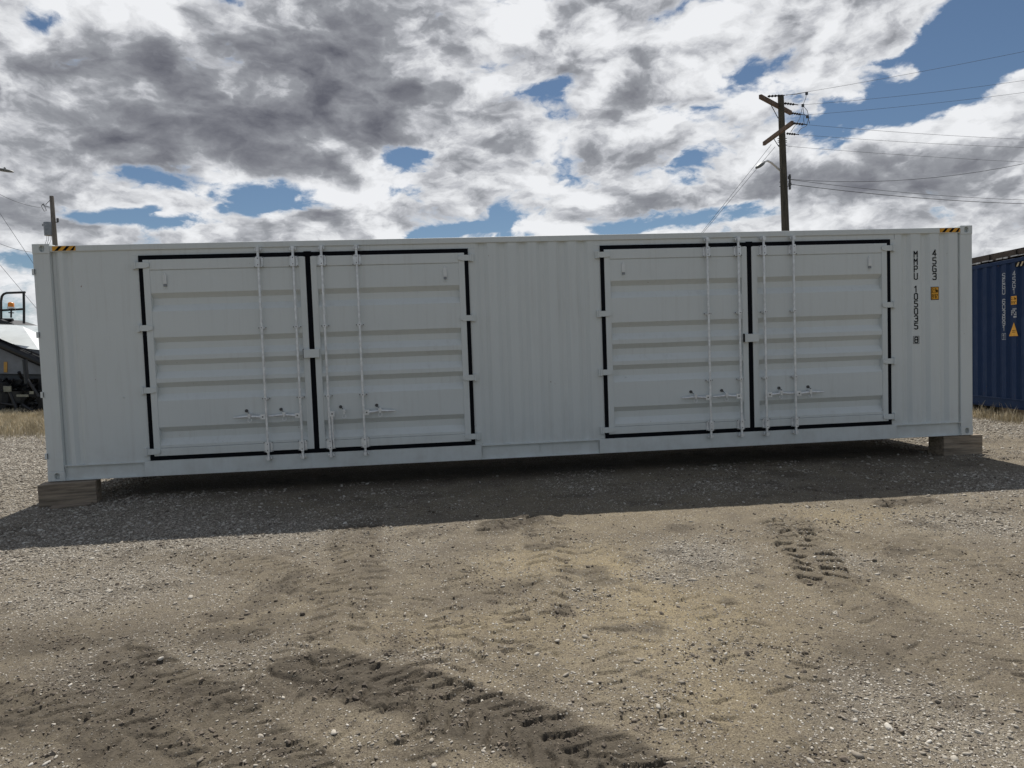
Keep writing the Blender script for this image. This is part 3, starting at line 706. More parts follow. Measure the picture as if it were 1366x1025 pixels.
RIBS = [2.27, 1.725, 1.442, 1.165, .612]
def make_door(x0, x1, hinge_left, rods, hz_dir, z0=.252, z1=2.677, hang=None):
    w = .076
    d = MB()
    # outer frame of the leaf
    d.box(x0, x0 + w, -.008, .062, z0, z1); d.box(x1 - w, x1, -.008, .062, z0, z1)
    d.box(x0 + w, x1 - w, -.008, .045, z1 - .125, z1); d.box(x0 + w, x1 - w, -.008, .045, z0, z0 + .095)
    leaf = d.build('door_leaf', PM, root, bevel=.004)
    prof = [(z0 + .095, .016), (z0 + .1, -.001)]
    for z in reversed(RIBS): prof += [(z - .228, -.001), (z - .145, .056), (z - .065, .056), (z - .002, -.001)]
    prof += [(z1 - .133, -.001), (z1 - .130, .006), (z1 - .1255, .006)]
    MB().sheet_z(prof, x0 + w, x1 - w).build('corrugated_panel', PM, leaf)
    # hinges on the outer edge
    hx = x0 - .025 if hinge_left else x1 + .025; sg = 1 if hinge_left else -1
    for z in (2.610, 1.842, 1.075, .312):
        h = MB(); h.prism([(hx - sg * .065, -.012, z - .036), (hx + sg * .055, -.012, z - .036), (hx + sg * .105, -.012, z - .020), (hx + sg * .105, -.012, z + .020), (hx + sg * .055, -.012, z + .036), (hx - sg * .065, -.012, z + .036)], (0, -.012, 0))
        h.box(min(hx - sg * .092, hx - sg * .0655), max(hx - sg * .092, hx - sg * .0655), -.022, .0115, z - .045, z + .045)
        h.tube([(hx - sg * .058, -.026, z - .044), (hx - sg * .058, -.026, z + .044)], .012, 8)
        h.build('hinge', PM, leaf)
    # placard holder / vent tab
    vx = x0 + .252 if hinge_left else x1 - .252
    v = MB().box(vx - .022, vx + .022, -.020, -.0015, 2.375, 2.49); v.box(vx - .010, vx + .010, -.012, -.0015, 2.4905, 2.515)
    vt = v.build('vent_cover', M['vent'], leaf, bevel=.004)
    MB().box(vx - .018, vx + .018, -.016, -.0015, 2.345, 2.3745).build('vent_outlet', M['tgrey'], leaf)
    MB().box(vx - .022, vx + .022, -.008, -.0015, 2.318, 2.328).build('vent_ledge', PM, leaf)
    for i, rx in enumerate(rods):
        r = MB(); yr = -.052
        r.tube([(rx, yr, .185), (rx, yr, 2.745)], .0155, 12)
        rod = r.build('lock_rod', M['zinc'], leaf, smooth=50)
        for zc in (2.615, .305):       # guide brackets with side ears
            g = MB(); bt = MB()
            for s in (-1, 1):
                g.box(rx + s * .036 - .013, rx + s * .036 + .013, -.030, -.0085, zc - .05, zc + .05)
                g.box(rx + s * .040 - .018, rx + s * .040 + .018, -.036, -.030, zc + .052, zc + .062)
                g.box(rx + s * .040 - .018, rx + s * .040 + .018, -.036, -.030, zc - .062, zc - .052)
            g.box(rx - .020, rx + .020, -.078, -.069, zc - .065, zc + .065)
            g.box(rx - .020, rx - .0155, -.069, -.010, zc - .065, zc + .065); g.box(rx + .0155, rx + .020, -.069, -.010, zc - .065, zc + .065)
            for dz in (-.04, .04): bt.tube([(rx, -.083, zc + dz), (rx, -.0785, zc + dz)], .006, 8)
            for s in (-1, 1):
                for dz in (-.057, .057): bt.tube([(rx + s * .050, -.041, zc + dz), (rx + s * .050, -.0365, zc + dz)], .006, 6)
            g.build('rod_guide', M['zinc'], leaf, extra=bt, m2=M['zincdark'])
        for zc in (1.800, .915):       # small bearings
            g = MB(); bt = MB()
            g.box(rx - .020, rx + .020, -.070, -.006, zc - .016, zc + .016); g.box(rx - .050, rx + .050, -.016, -.0062, zc - .008, zc + .008)
            bt.tube([(rx, -.076, zc), (rx, -.0705, zc)], .006, 6)
            for s in (-1, 1): bt.tube([(rx + s * .043, -.022, zc), (rx + s * .043, -.0165, zc)], .007, 6)
            g.build('rod_bearing', M['zinc'], leaf, extra=bt, m2=M['zincdark'])
        for zc, s in ((2.768, 1), (.168, -1)):   # cams and their keepers
            k = MB()
            k.box(rx - .017, rx + .017, -.074, -.030, zc - .028, zc + .006 * s + .022)
            k.box(rx - .036, rx + .036, -.030, -.0005, zc + s * .014 - .006, zc + s * .014 + .006)
            k.box(rx - .036, rx - .026, -.052, -.0302, zc - .016, zc + .018); k.box(rx + .026, rx + .036, -.052, -.0302, zc - .016, zc + .018)
            k.build('rod_cam', M['zinc'], leaf)
        # handle
        hd = hz_dir[i]; zc = .690; h = MB()
        hub = rx + (.040 if hd != 'L' else -.040)
        h.box(hub - .030, hub + .030, -.072, -.050, zc - .032, zc + .032)
        hb = MB().tube([(hub, -.080, zc), (hub, -.0725, zc)], .009, 8)
        if hd in 'LR':
            s = -1 if hd == 'L' else 1
            h.tube([(hub + s * .030, -.062, zc), (hub + s * .09, -.060, zc + .004), (hub + s * .16, -.050, zc + .012), (hub + s * .22, -.052, zc + .010), (hub + s * .29, -.060, zc + .004), (hub + s * .355, -.062, zc + .006)],
                   [.017, .016, .0155, .0155, .015, .008], 8)
        else:
            h.tube([(hub, -.062, zc - .03), (hub - .004, -.058, zc - .12), (hub - .004, -.052, zc - .22), (hub, -.054, zc - .33), (hub, -.056, zc - .385)], [.015, .013, .012, .012, .007], 8)
        h.build('door_handle', M['zinc'], leaf, smooth=50, extra=hb, m2=M['zincdark'])
        # handle catch
        s = -1 if hd == 'L' else 1; cx = hub + s * .165 + (.0 if hd in 'LR' else -.02)
        c = MB().box(cx - .018, cx + .018, -.078, -.001, zc + .020, zc + .046); c.box(cx - .012, cx + .012, -.074, -.062, zc - .012, zc + .0195)
        c.tube([(cx - .020, -.050, zc - .02), (cx - .022, -.056, zc - .05), (cx, -.056, zc - .062), (cx + .022, -.056, zc - .05), (cx + .020, -.050, zc - .02)], .005, 6)
        c.build('handle_catch', M['zinc'], leaf)
        kx = cx - .045 if (hd == 'L' or hinge_left is False and x0 < 5) else cx - .005
        MB().tube([(kx, -.014, zc + .080), (kx, -.001, zc + .080)], .020, 12).tube([(kx + .006, -.020, zc + .076), (kx + .03, -.030, zc + .05)], .0045, 6).build('seal_swivel', M['zincdark'], leaf)
    return leaf
for (a, b) in ((1.218, 5.254), (6.976, 10.990)):
    c = (a + b) / 2 + .012
    # gasket sits round and between the leaves
    g = MB().box(a, b, -.004, .015, 2.680, 2.730).box(a, b, -.004, .03, .200, .249).box(a, a + .046, -.004, .03, .2495, 2.6795).box(b - .046, b, -.004, .03, .2495, 2.6795)
    g.box(c - .030, c + .026, -.004, .03, .2495, 2.6795).box(c - .048, c + .044, -.010, -.0045, 2.672, 2.738)
    gk = g.build('door_gasket', M['gasket'], root)
    dl = (['L', 'L'], ['D', 'R']) if a < 5 else (['L', 'L'], ['R', 'R'])
    rl = ((2.656, 3.078), (3.425, 3.855)) if a < 5 else ((8.400, 8.825), (9.175, 9.586))
    make_door(a + .050, c - .034, True, rl[0], dl[0])
    make_door(c + .030, b - .050, False, rl[1], dl[1])
    MB().box(c - .100, c + .092, -.058, -.0085, 1.405, 1.512).build('lock_box', PM, root, bevel=.004)
    MB().box(c - .108, c - .102, -.050, -.0085, 1.405, 1.518).build('lock_box_gap', M['gasket'], root)
    MB().quad((a + .01, .075, .21), (b - .01, .075, .21), (b - .01, .075, 2.72), (a + .01, .075, 2.72)).build('door_backing', M['gasket'], root)

# ------------------------------------------------------------------ timber blocks
def timber(label, p, rz, L, Dp, Hh, grp='timber blocks under the grey container'):
    bm = bmesh.new(); bmesh.ops.create_cube(bm, size=1)
    bmesh.ops.subdivide_edges(bm, edges=bm.edges, cuts=7, use_grid_fill=True)
    for v in bm.verts:
        v.co = Vector((v.co.x * L, v.co.y * Dp, v.co.z * Hh + Hh / 2))
        n = vn(np.array([v.co.x * 1.0 + rz * 9]), np.array([v.co.z * 3 + v.co.y]), .12, 5)[0] - .5
        v.co += Vector((n * .008, (n) * .010, n * .004 if v.co.z > .01 else -.01))
    me = bpy.data.meshes.new('timber_block'); bm.to_mesh(me); bm.free(); me.materials.append(M['wood'])
    o = bpy.data.objects.new('timber_block', me); COL.objects.link(o); o.location = p; o.rotation_euler = (0, 0, rz)
    b = o.modifiers.new('b', 'BEVEL'); b.width = .006; b.segments = 2; b.limit_method = 'ANGLE'
    tag(o, label, 'timber block', grp); return o
timber('squared timber block under the left end of the grey container, set slightly askew', (.255, .0, 0), rad(13), .61, .26, .274)
timber('squared timber block under the right end of the grey container, sticking out past it', (12.055, .165, 0), rad(0), .58, .31, .274)
timber('squared timber block under the hidden back left corner of the grey container', (.3, 2.3, 0), 0, .6, .28, .278)
timber('squared timber block under the hidden back right corner of the grey container', (12.0, 2.3, 0), 0, .3, .28, .278)
ch = MB().box(.08, .50, -.36, -.20, .004, .020)
ch = ch.build('wood_chip', M['wood']); ch.rotation_euler = (0, 0, rad(16)); tag(ch, 'thin pale splinter of wood lying against the left timber block', 'wood')

# ------------------------------------------------------------------ blue container
near = Vector((15.65, 2.71, .22)); ud = Vector((.12, .9928, 0)).normalized()
far_ = near + ud * LEN
broot = empty('shipping_container', far_, math.atan2(-ud.y, -ud.x))
tag(broot, 'dark blue corrugated shipping container with white numbers, at the right edge beyond the grey container', 'container')
PB = M['blue']; shell(broot, PB)
MB().box(.2, LEN - .178, .03, .06, .02, .18).box(.2, LEN - .178, .0, .06, .18, .19).box(.2, LEN - .178, .0, .06, .003, .014).build('bottom_side_rail', PB, broot)
X0 = LEN - .82
MB().sheet_x(corr(.2, LEN - .178, .012, .048, .278, X0, .11, .06), .19, 2.80).build('side_panel', PB, broot)
hazard_strip(broot, LEN - .50, LEN - .182, 3, -.0032, 2.705, 2.785, M['black'], M['yellowpale'])
mb = MB(); zt = text_down(mb, 'SEGU', X0, 2.62, .105, .070, .085, .0085, .0085); mb.build('owner_code', M['white'], broot); mb = MB()
text_down(mb, '603891', X0, 2.12, .105, .070, .085, .0085, .0085); mb.build('serial_number', M['white'], broot); mb = MB()
glyph(mb, '1', X0 - .035, .0085, 1.36, .07, .075, .008)
for (a, b, c, d) in ((-.055, -.048, 1.335, 1.46), (.048, .055, 1.335, 1.46), (-.0475, .0475, 1.335, 1.343), (-.0475, .0475, 1.452, 1.46)):
    mb.quad((X0 + a, .0088, c), (X0 + b, .0088, c), (X0 + b, .0088, d), (X0 + a, .0088, d))
mb.build('check_digit', M['white'], broot)
X1 = X0 + .278
mb = MB(); text_down(mb, '45G1', X1, 2.63, .11, .070, .09, .0085, .0085); mb.build('size_code', M['white'], broot)
MB().box(X1 - .075, X1 + .075, .0045, .008, 2.00, 2.16).build('height_label', M['yellow'], broot)
mb = MB()
for k, c_ in enumerate('2,9m'): glyph(mb, c_, X1 - .06 + k * .032, .0040, 2.095, .022, .045, .004)
for k, c_ in enumerate("9'6\""): glyph(mb, c_, X1 - .06 + k * .032, .0040, 2.02, .022, .045, .004)
mb.build('label_figures', M['black'], broot)
mb = MB()
for r_ in range(4):
    for c_ in range(4):
        if (r_ * 3 + c_ * 5) % 4 != 1: mb.quad(*[(X1 - .07 + (c_ + i) * .036, .0062, 1.80 + (r_ + j) * .034) for i, j in ((0, 0), (.8, 0), (.8, .8), (0, .8))])
mb.quad((X1 - .01, .0062, 1.75), (X1 + .07, .0062, 1.75), (X1 + .07, .0062, 1.785), (X1 - .01, .0062, 1.785))
mb.build('white_label', M['white'], broot)
tri = MB().prism([(X1 - .13, .009, 1.40), (X1 + .11, .009, 1.40), (X1 - .0, .009, 1.66)], (0, -.003, 0)).build('warning_triangle', M['yellow'], broot)
mb = MB().box(X1 - .045, X1 + .045, .0035, .0055, 1.47, 1.478).box(X1 - .045, X1 + .045, .0035, .0055, 1.50, 1.508); mb.build('triangle_mark', M['black'], tri)
MB().box(LEN - .33, LEN - .19, -.001, .011, 1.02, 1.75).build('patch_plate', M['blue'], broot)
for k, (a, b) in enumerate(((.3, 1.1), (11.1, 11.95))):
    o = MB().box(-.4, .4, -1.1, 1.1, 0, .215).build('timber_block', M['wood'])
    p = broot.matrix_basis @ Vector(((a + b) / 2, DEP / 2, 0)); o.location = (p.x, p.y, .0); o.rotation_euler = broot.rotation_euler
    tag(o, ['timber sleeper under the far end of the blue container', 'timber sleeper under the near end of the blue container'][k], 'timber block', 'sleepers under the blue container')
# rusty slab lying on the blue container roof
sl = MB().box(0, LEN + .1, .03, 2.3, .0, .14)
for k in range(16): sl.box(.4 + k * .75, .46 + k * .75, .0, .029, .01, .13)
sr = sl.build('steel_deck', M['rust']); sr.location = far_ + Vector((0, 0, HGT + .012)); sr.rotation_euler = broot.rotation_euler
tag(sr, 'dark rusty steel deck lying on the roof of the blue container', 'steel deck')
e = MB()
for k in range(60):
    x = LEN * k / 60; e.box(x, x + LEN / 60 * random.uniform(.4, .98), -.010, .0, -.008 + random.uniform(-.006, .012), .010 + random.uniform(0, .014))
e = e.build('frayed_edge', M['lightedge'], sr)

# ------------------------------------------------------------------ utility poles and wires
def sagwire(name, a, b, sag, r, label, grp=None, parent=None, n=16, cat='wire', mm=None):
    pts = []
    for k in range(n + 1):
        t = k / n; q = Vector(a).lerp(Vector(b), t); q.z -= sag * 4 * t * (1 - t); pts.append(q)
    o = MB().tube(pts, r, 6).build(name, mm or M['wire'], parent)
    if not parent: tag(o, label, cat, grp)
    return o
DP = 30.0
ptop = at(1041.5, 128, DP); pmid = at(1047.8, 309, DP)
dirv = (ptop - pmid); base = pmid - dirv * (pmid.z / dirv.z)
pr_ = empty('utility_pole', (base.x, base.y, 0)); tag(pr_, 'tall dark wooden pole with two slanting crossarms and a street light, behind the grey container', 'utility pole')
off = Vector((base.x, base.y, 0))
def rel(v): return Vector(v) - off   # local to the thing being built
MB().tube([rel(base - Vector((0, 0, .5))), rel(pmid), rel(ptop)], [.20, .165, .128], 16).build('pole_shaft', M['polewood'], pr_, smooth=60)
def arm(pa, pb, da, db, name='crossarm', hw=.06, hh=.085, fwd=.17):
    A = at(*pa, da); B = at(*pb, db); A.z = B.z = (A.z + B.z) / 2
    u = (B - A).normalized(); n = Vector((0, 0, 1)); s = u.cross(n)
    MB().obox(rel((A + B) / 2), u, s, n, (B - A).length / 2, hw, hh).build(name, M['armwood'], pr_, bevel=.006)
    return A, B
def solve_d(px, py, z): r = raydir(px, py); return (z - CAM[2]) / r[2]
z1_ = at(1041.5, 139, DP - .22).z; z2_ = at(1042.5, 179, DP - .24).z
A1, B1 = arm((1014, 129), (1055, 151), solve_d(1014, 129, z1_), solve_d(1055, 151, z1_))
A2, B2 = arm((1019, 192), (1057, 164), solve_d(1019, 192, z2_), solve_d(1057, 164, z2_))
MB().tube([rel(A1.lerp(B1, .32) - Vector((0, 0, .08))), rel(at(1038, 158, DP - .1))], .018, 6).build('arm_brace', M['wire'], pr_)
MB().tube([rel(A2.lerp(B2, .35) - Vector((0, 0, .05))), rel(at(1039, 196, DP - .1))], .018, 6).build('arm_brace', M['wire'], pr_)
# bands, steps and bolts
bl = MB()
for y_ in (185, 188, 190, 194, 243, 249):
    c = at(1043.5 + (y_ - 185) * .035, y_, DP); bl.obox(rel(c), (1, 0, 0), (0, 1, 0), (0, 0, 1), .215, .012, .012)
bl.build('pole_hardware', M['wire'], pr_)
def insulator(a, b, nm='insulator'):
    a, b = Vector(a), Vector(b); pts = []; rs = []; n = 11
    for k in range(n + 1): pts.append(rel(a.lerp(b, k / n))); rs.append((.06 if k % 2 else .022) if k < 8 else .02)
    MB().tube(pts, rs, 8).build(nm, M['insul'], pr_, smooth=60)
# street light on the same pole
q0 = at(1041, 228, DP); 
la = MB().tube([rel(q0), rel(at(1034, 221.5, DP - .3)), rel(at(1028, 216.5, DP - .6)), rel(at(1023, 214.6, DP - .9)), rel(at(1019.5, 216.5, DP - 1.1))], .045, 10).build('lamp_arm', M['alu'], pr_, smooth=60)
def ellipsoid(mb, c, u, s, n, a, b, h, seg=14, ring=8):
    c, u, s, n = map(Vector, (c, u, s, n)); i = len(mb.v)
    for r_ in range(ring + 1):
        ph = PI * r_ / ring
        for k in range(seg):
            th = 2 * PI * k / seg
            mb.v.append(tuple(c + u * a * math.cos(ph) + s * b * math.sin(ph) * math.cos(th) + n * h * math.sin(ph) * math.sin(th)))
    for r_ in range(ring):
        for k in range(seg):
            k2 = (k + 1) % seg; mb.f.append((i + r_ * seg + k, i + r_ * seg + k2, i + (r_ + 1) * seg + k2, i + (r_ + 1) * seg + k))
h0 = at(1008.5, 224.5, DP - 1.35); h1 = at(1019.5, 217, DP - 1.1); uu = (h1 - h0).normalized(); ss = uu.cross(Vector((0, 0, 1))).normalized(); nn = ss.cross(uu)
mb = MB(); ellipsoid(mb, rel((h0 + h1) / 2), uu, ss, nn, (h1 - h0).length / 2 * 1.05, .13, .085); mb.build('lamp_head', M['lampgrey'], pr_, smooth=60)
# secondary rack on the right side
MB().obox(rel(at(1053.5, 243, DP)), (1, 0, 0), (0, 1, 0), (0, 0, 1), .03, .04, .33).obox(rel(at(1053, 237, DP)), (1, 0, 0), (0, 1, 0), (0, 0, 1), .05, .05, .06).obox(rel(at(1053.6, 246, DP)), (1, 0, 0), (0, 1, 0), (0, 0, 1), .05, .05, .06).build('wire_rack', M['zincdark'], pr_)
WIRES = [  # start px (with depth), insulator start px, end px, end target height offset, sag
    ((1048, 127.5), (1024, 128.8), (1366, 69), 0.0, .10, 'top line running up to the right from the near end of the upper crossarm'),
    ((1066, 140.3), (1046, 138), (1366, 107.6), 0.0, .18, 'second line from the top of the tall pole, rising to the right'),
    ((1073, 153.6), (1056, 151), (1366, 123.6), 0.0, .15, 'third line down, from the low end of the upper crossarm'),
    ((1078, 166.8), (1058, 164.5), (1366, 186), -.3, .12, 'fourth line down, from the high end of the lower crossarm'),
    ((1067, 180), (1049, 178.3), (1366, 197), -.3, .12, 'fifth line from the top of the tall pole, falling gently to the right'),
    ((1050, 195.3), None, (1366, 216.4), -.4, .1, 'sixth line from the top of the tall pole, just under the crossarms'),
    ((1054, 239.4), None, (1366, 218.6), 0.0, .75, 'sagging service line rising to the right from the rack below the street light'),
    ((1054, 239.8), None, (1366, 267), -.2, .3, 'cable falling to the right from the top of the rack on the tall pole'),
    ((1054, 246), None, (1366, 272), -.2, .3, 'thick lower cable falling to the right from the foot of the rack')]
for (p0, pi, pe, dz, sag, lab) in WIRES:
    d0 = DP
    if pi and p0[1] < 160 and p0[1] > 150: d0 = (solve_d(1055, 151, z1_))
    if p0[1] < 130: d0 = DP - 1.0
    if 160 < p0[1] < 170: d0 = solve_d(1057, 164, z2_)
    a = at(*p0, d0)
    if pi: insulator(at(*pi, d0), at(p0[0] - 1, p0[1] - .1, d0))
    # extend past the frame edge along the same line
    r = raydir(*pe); zend = a.z + dz; de = (zend - CAM[2]) / r[2]
    b = at(*pe, de); b2 = a + (b - a) * 1.45
    # correct the sag so that the wire passes the frame edge at its height
    t = 1 / 1.45; b2.z += sag * 4 * t * (1 - t) / t
    sagwire('power_line', a, b2, sag, (.006 if p0[1] < 200 else .009) if 'thick' not in lab else .013, lab, 'lines strung from the tall utility pole')
# jumper leads
jm = MB(); J = [[(1048, 127), (1062, 126), (1076, 123)], [(1076, 124), (1075, 131), (1071, 141), (1072, 152), (1078, 157), (1080, 165)], [(1071, 141), (1077, 148), (1079, 157), (1076, 168), (1068, 172), (1064, 178)], [(1073, 153), (1072, 160), (1073, 166)], [(1070, 145), (1067, 158), (1055, 176)]]
for pl in J: jm.tube([rel(at(x, y, DP - .2)) for x, y in pl], .012, 5)
for (x, y) in ((1076, 125), (1071, 141), (1077, 156)): jm.obox(rel(at(x, y, DP - .2)), (1, 0, 0), (0, 1, 0), (0, 0, 1), .05, .03, .06)
jm.build('jumper_leads', M['wire'], pr_)
ga = at(1036, 194, DP); gb = at(1029, 196, DP)
for a_, e_, lab in ((at(1034, 196, DP), (936, 313), 'right-hand guy wire slanting down to the left from the tall pole'), (at(1029, 193, DP), (934, 313), 'left-hand guy wire slanting down to the left from the tall pole')):
    r = raydir(*e_); b = at(*e_, 34); g_ = a_ + (b - a_) * (a_.z / (a_.z - b.z))
    o = sagwire('guy_wire', a_, g_, 0, .009, lab, 'guy wires of the tall pole')
    t = .34; c = Vector(a_).lerp(g_, t); dv = (g_ - Vector(a_)).normalized()
    MB().tube([c - dv * .25, c + dv * .25], .028, 6).build('strain_insulator', M['insul'], o)

# left pole with transformer
DL = 45.0
lt = at(68.8, 262, DL); lm = at(73.2, 322, DL); dv = lt - lm; lb = lm - dv * (lm.z / dv.z)
lp_ = empty('utility_pole', (lb.x, lb.y, 0)); off = Vector((lb.x, lb.y, 0)); tag(lp_, 'weathered grey wooden pole with a transformer can, rising behind the left container end', 'utility pole')
MB().tube([rel(lb), rel(lm), rel(lt)], [.20, .155, .125], 12).build('pole_shaft', M['polegrey'], lp_, smooth=60)
tcn = at(64.5, 306, DL - .1)
mb = MB(); c = rel(tcn); mb.tube([c + Vector((0, 0, -.42)), c + Vector((0, 0, .40)), c + Vector((0, 0, .45))], [.25, .27, .24], 18)
mb.obox(c + Vector((-.32, 0, .28)), (1, 0, 0), (0, 1, 0), (0, 0, 1), .04, .03, .07)
tr = mb.build('transformer', M['tgrey'], lp_, smooth=40)
mb = MB()
for dx in (-.12, 0, .15): mb.tube([c + Vector((dx, 0, -.42)), c + Vector((dx - .03, 0, -.7)), c + Vector((dx - .25, 0, -1.2))], .012, 6)
mb.tube([rel(at(66, 276.5, DL)), rel(at(60, 275, DL)), rel(at(56, 273, DL))], .02, 6)
mb.tube([rel(at(68, 266, DL)), rel(at(61, 273, DL))], .018, 6)
mb.tube([rel(at(58, 272, DL)), rel(at(55, 275, DL)), rel(at(59, 282, DL)), rel(at(62, 281, DL)), rel(at(58, 272, DL))], .02, 6)
mb.obox(rel(at(77, 294, DL)), (1, 0, 0), (0, 1, 0), (0, 0, 1), .05, .05, .13); mb.tube([rel(at(71, 296, DL)), rel(at(77, 297, DL))], .025, 6)
mb.build('pole_hardware', M['zincdark'], lp_)
for (a_, b_, sag, lab) in ((at(54, 277, DL), at(-60, 218, 38), .5, 'line swinging up to the left from the transformer pole'),
                       (at(70, 300, DL), at(-60, 196, DL), 0, None),
                       (at(70, 337, DL), at(-60, 292, 38), .6, 'lower line sagging to the left of the transformer pole')):
    if lab: sagwire('power_line', a_, b_, sag, .012, lab, 'lines left of the grey container')
for (p0, p1, lab) in (((-40, 225), (58, 372), 'upper guy wire slanting down behind the left end of the grey container'), ((-30, 318), (60, 425), 'lower guy wire slanting down behind the left end of the grey container')):
    a_ = at(*p0, 40); b_ = at(*p1, 40); g_ = a_ + (b_ - a_) * (a_.z / (a_.z - b_.z)); sagwire('guy_wire', a_, g_, 0, .011, lab, 'guy wires left of the grey container')
# street lamp reaching in from the left
DS = 30.0
sb = at(-120, 240, DS); sl_ = empty('street_lamp', (sb.x, sb.y, 0)); off = Vector((sb.x, sb.y, 0)); tag(sl_, 'street lamp whose flat oval head reaches in at the left edge of the sky', 'street lamp')
MB().tube([(0, 0, 0), (0, 0, sb.z)], [.11, .07], 12).build('lamp_post', M['alu'], sl_, smooth=60)
MB().tube([(0, 0, sb.z - .1), rel(at(-60, 222, DS)), rel(at(-8, 225.5, DS))], .035, 8).build('lamp_arm', M['alu'], sl_, smooth=60)
h0 = at(-8, 225, DS); h1 = at(18.5, 229.5, DS); uu = (h1 - h0).normalized(); ss = uu.cross(Vector((0, 0, 1))).normalized(); nn = ss.cross(uu)
mb = MB(); ellipsoid(mb, rel((h0 + h1) / 2), uu, ss, nn, (h1 - h0).length / 2, .16, .07); ellipsoid(mb, rel(h0.lerp(h1, .55) + Vector((0, 0, .09))), uu, ss, nn, .05, .04, .05)
mb.build('lamp_head', M['lampgrey'], sl_, smooth=60)

# ------------------------------------------------------------------ farm implement behind the left end
DI = 24.8
fb = at(-30, 560, DI); off = Vector((fb.x, fb.y, 0)); fi = empty('farm_machine', (fb.x, fb.y, 0))
tag(fi, 'black farm implement with a white-topped hopper, guard rail and amber beacon at the left edge', 'farm machine')
def ap(x, y, dd=0): return rel(at(x, y, DI + dd))
back = Vector((FV[0], FV[1], 0)).normalized()
def slab(name, pts, thick, m, dd=0, parent=None, bevel=0): return MB().prism([ap(x, y, dd) for x, y in pts], back * thick).build(name, m, parent or fi, bevel=bevel)
lo = [ap(x, y, .22) for x, y in ((-130, 448), (0, 461), (52, 467), (98, 474))]; hi = [ap(x, y, 2.1) for x, y in ((-130, 419), (0, 431.5), (30, 435.5), (70, 454))]
bk = [q + back * 1.6 - Vector((0, 0, .9)) for q in hi]; mb = MB()
for k in range(3): mb.quad(lo[k], lo[k + 1], hi[k + 1], hi[k]); mb.quad(hi[k], hi[k + 1], bk[k + 1], bk[k])
mb.quad(lo[3], lo[3] - Vector((0, 0, .05)), bk[3], hi[3]); mb.build('hopper_cover', M['tarp'], fi)
slab('hopper_body', [(-130, 449), (52, 468), (98, 474), (88, 500), (-130, 497)], 2.3, M['hopper'], .25)
slab('hopper_funnel', [(-130, 497.5), (88, 500.5), (52, 528), (-120, 532)], 2.0, M['hopperdark'], .4)
slab('orange_mark', [(5, 483), (9.5, 483), (9.5, 497), (5, 497)], .01, M['hazardpanel'], .23)
MB().tube([ap(-120, 402), ap(-20, 451), ap(0, 459), ap(56, 484), ap(110, 508)], .155, 14).build('conveyor_tube', M['blackmetal'], fi, smooth=60)
rl_ = MB().tube([ap(-60, 435), ap(0, 453), ap(18, 460.5), ap(56, 475)], .03, 6)
for x, y in ((18, 460), (42, 469), (0, 453)): rl_.tube([ap(x, y - 1), ap(x, y + 10)], .03, 6)
rl_.build('conveyor_rail', M['blackmetal'], fi)
g = MB().tube([ap(1.5, 428, 0), ap(1.3, 402), ap(2.5, 395.5), ap(5, 392.5), ap(9, 391), ap(33.5, 390.2)], .042, 8)
g.tube([ap(31.6, 389.6), ap(32, 410), ap(32, 432)], .042, 8).tube([ap(-1, 414.3), ap(32, 412.5)], .038, 8)
g.build('guard_rail', M['blackmetal'], fi, smooth=60)
MB().prism([ap(-60, 425, -.3), ap(-2, 426, -.3), ap(20, 433, -.3), ap(-60, 431, -.3)], back * 1.2).tube([ap(-4, 427), ap(17, 427)], .06, 8).build('walkway', M['blackmetal'], fi)
st_ = MB().tube([ap(14.8, 424), ap(15, 414)], .03, 8).tube([ap(15, 418), ap(15, 417)], .09, 10).build('beacon_stem', M['blackmetal'], fi)
MB().tube([ap(15.2, 419.2), ap(15.2, 417.3)], .12, 14).build('beacon_base', M['zinc'], fi)
bc = MB().tube([ap(15.2, 417.2), ap(15.2, 412.6), ap(15.3, 411.2)], [.105, .10, .06], 14)
bc.v = [(x, y, z + .21) for x, y, z in bc.v]; bc.build('beacon', M['amber'], fi, smooth=50)
bb = [o for o in COL.objects if o.name.startswith('beacon_base')][-1]; bb.location.z = .20
# dark running gear: pipes, hoses, tyres, hitch
rg = MB(); R2 = random.Random(3)
rg.obox(ap(-20, 520, .3), (1, 0, 0), (0, 1, 0), (0, 0, 1), 1.9, .35, .34)
rg.obox(ap(20, 530, .0), (1, 0, 0), (0, 1, 0), (0, 0, 1), 1.1, .3, .22)
for k in range(46):
    x, y = R2.uniform(-30, 58), R2.uniform(505, 546); x2, y2 = x + R2.uniform(-16, 16), y + R2.uniform(-13, 13)
    rg.tube([ap(x, y, R2.uniform(-.5, .4)), ap((x + x2) / 2 + R2.uniform(-4, 4), (y + y2) / 2 + 3, -.3), ap(x2, y2, R2.uniform(-.5, .4))], R2.uniform(.02, .06), 6)
for (x0, y0, x1, y1, w) in ((0, 538, 20, 541, .05), (12, 520, 22, 545, .06), (33, 480, 36, 512, .08), (36, 505, 52, 530, .05), (20, 547, 52, 553, .06), (30, 540, 50, 552, .05)):
    rg.tube([ap(x0, y0, -.6), ap(x1, y1, -.6)], w, 8)
rg.obox(ap(-20, 524, 1.6), (1, 0, 0), (0, 1, 0), (0, 0, 1), 2.3, .3, .62)
rg.build('running_gear', M['blackmetal'], fi)
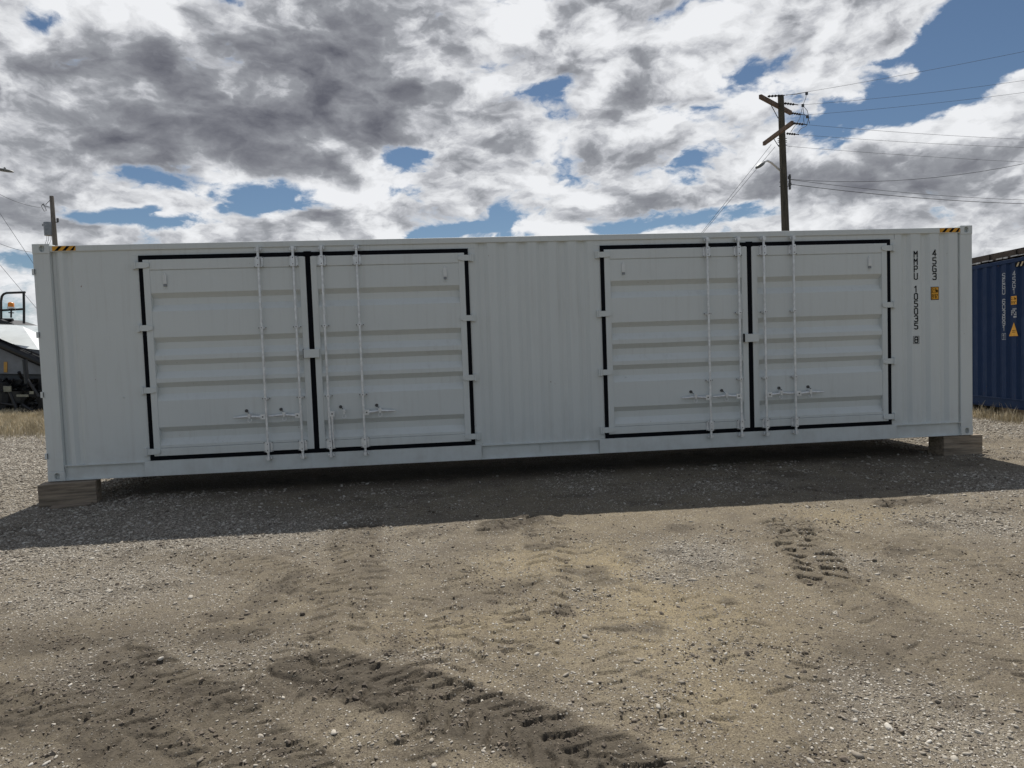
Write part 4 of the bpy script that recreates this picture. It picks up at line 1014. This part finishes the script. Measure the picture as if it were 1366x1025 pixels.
for k, (x, y, r_) in enumerate(((-8, 532, .70), (-62, 528, .78), (46, 538, .42))):
    c = ap(x, y, -.2); s = back; w = MB(); pts = []
    for rr_, yy in ((r_ * .62, -.18), (r_ * .93, -.18), (r_, -.11), (r_, .11), (r_ * .93, .18), (r_ * .62, .18)): pts.append((rr_, yy))
    n = 28; i = 0; side = Vector((back.y, -back.x, 0)); c.z = r_
    for k2 in range(n):
        a_ = 2 * PI * k2 / n
        for rr_, yy in pts: w.v.append(tuple(c + side * rr_ * math.cos(a_) + Vector((0, 0, 1)) * rr_ * math.sin(a_) + s * yy))
    m6 = len(pts)
    for k2 in range(n):
        k3 = (k2 + 1) % n
        for j in range(m6): j2 = (j + 1) % m6; w.f.append((k2 * m6 + j, k2 * m6 + j2, k3 * m6 + j2, k3 * m6 + j))
    ty = w.build('wheel', M['rubber'], fi, smooth=50)
    MB().tube([c - s * .06, c + s * .06], r_ * .62, 20).build('rim', M['blackmetal'], ty)
sm_ = MB()
for (x, y, w_, h_) in ((10, 519, .13, .10), (30, 528, .2, .04), (42, 524, .06, .05)): sm_.obox(ap(x, y, -.75), RV, back, (0, 0, 1), w_, .02, h_)
sm_.build('metal_fitting', simple('pale_fitting', (.25, .25, .2), .4, .3), fi)
MB().obox(ap(53, 552, -.4), (1, 0, 0), (0, 1, 0), (0, 0, 1), .14, .1, .08).build('red_fitting', M['red'], fi)

# ------------------------------------------------------------------ dry grass
def grass(name, fn, n, hmin, hmax, label, w=.004):
    vs = []; fs = []
    for _ in range(n):
        x, y, dn = fn(); h = R2.uniform(hmin, hmax) * dn; a = R2.uniform(0, 2 * PI); ln = R2.uniform(.1, .7) * h
        dx, dy = math.cos(a) * ln, math.sin(a) * ln; b = R2.uniform(0, PI); ww = w * R2.uniform(.7, 1.6); wx, wy = math.cos(b) * ww, math.sin(b) * ww
        i = len(vs)
        vs += [(x - wx, y - wy, -.01), (x + wx, y + wy, -.01), (x + dx * .35 + wx * .8, y + dy * .35 + wy * .8, h * .6), (x + dx * .35 - wx * .8, y + dy * .35 - wy * .8, h * .6), (x + dx, y + dy, h)]
        fs += [(i, i + 1, i + 2, i + 3), (i + 3, i + 2, i + 4)]
    me = bpy.data.meshes.new(name); me.from_pydata(vs, [], fs); me.materials.append(M['straw'])
    o = bpy.data.objects.new(name, me); COL.objects.link(o); tag(o, label, 'grass', kind='stuff'); return o
def f_left():
    px = R2.uniform(-60, 95); py = 549 + (27 + R2.gauss(0, 5)) * R2.random() ** 1.2; x, y = gp(px, max(py, 548)); return x, y, 1.0 if vn(np.array([x]), np.array([y]), 1.2, 3)[0] > .3 else .5
grass('dry_grass', f_left, 30000, .10, .34, 'strip of dry straw-coloured grass between the gravel and the farm machine', .006)
def f_blue():
    s = R2.uniform(-.3, 9) ; s = s if R2.random() > .3 else R2.choice((1.25, 1.9, 3.0, .6)) + R2.gauss(0, .12)
    p = near + ud * s; t = -abs(R2.gauss(0, .22)) + .12
    return p.x + t, p.y, 1.0 if R2.random() > .12 else 1.9
grass('dry_grass', f_blue, 3600, .04, .19, 'sparse dry grass and weeds along the foot of the blue container', .004)
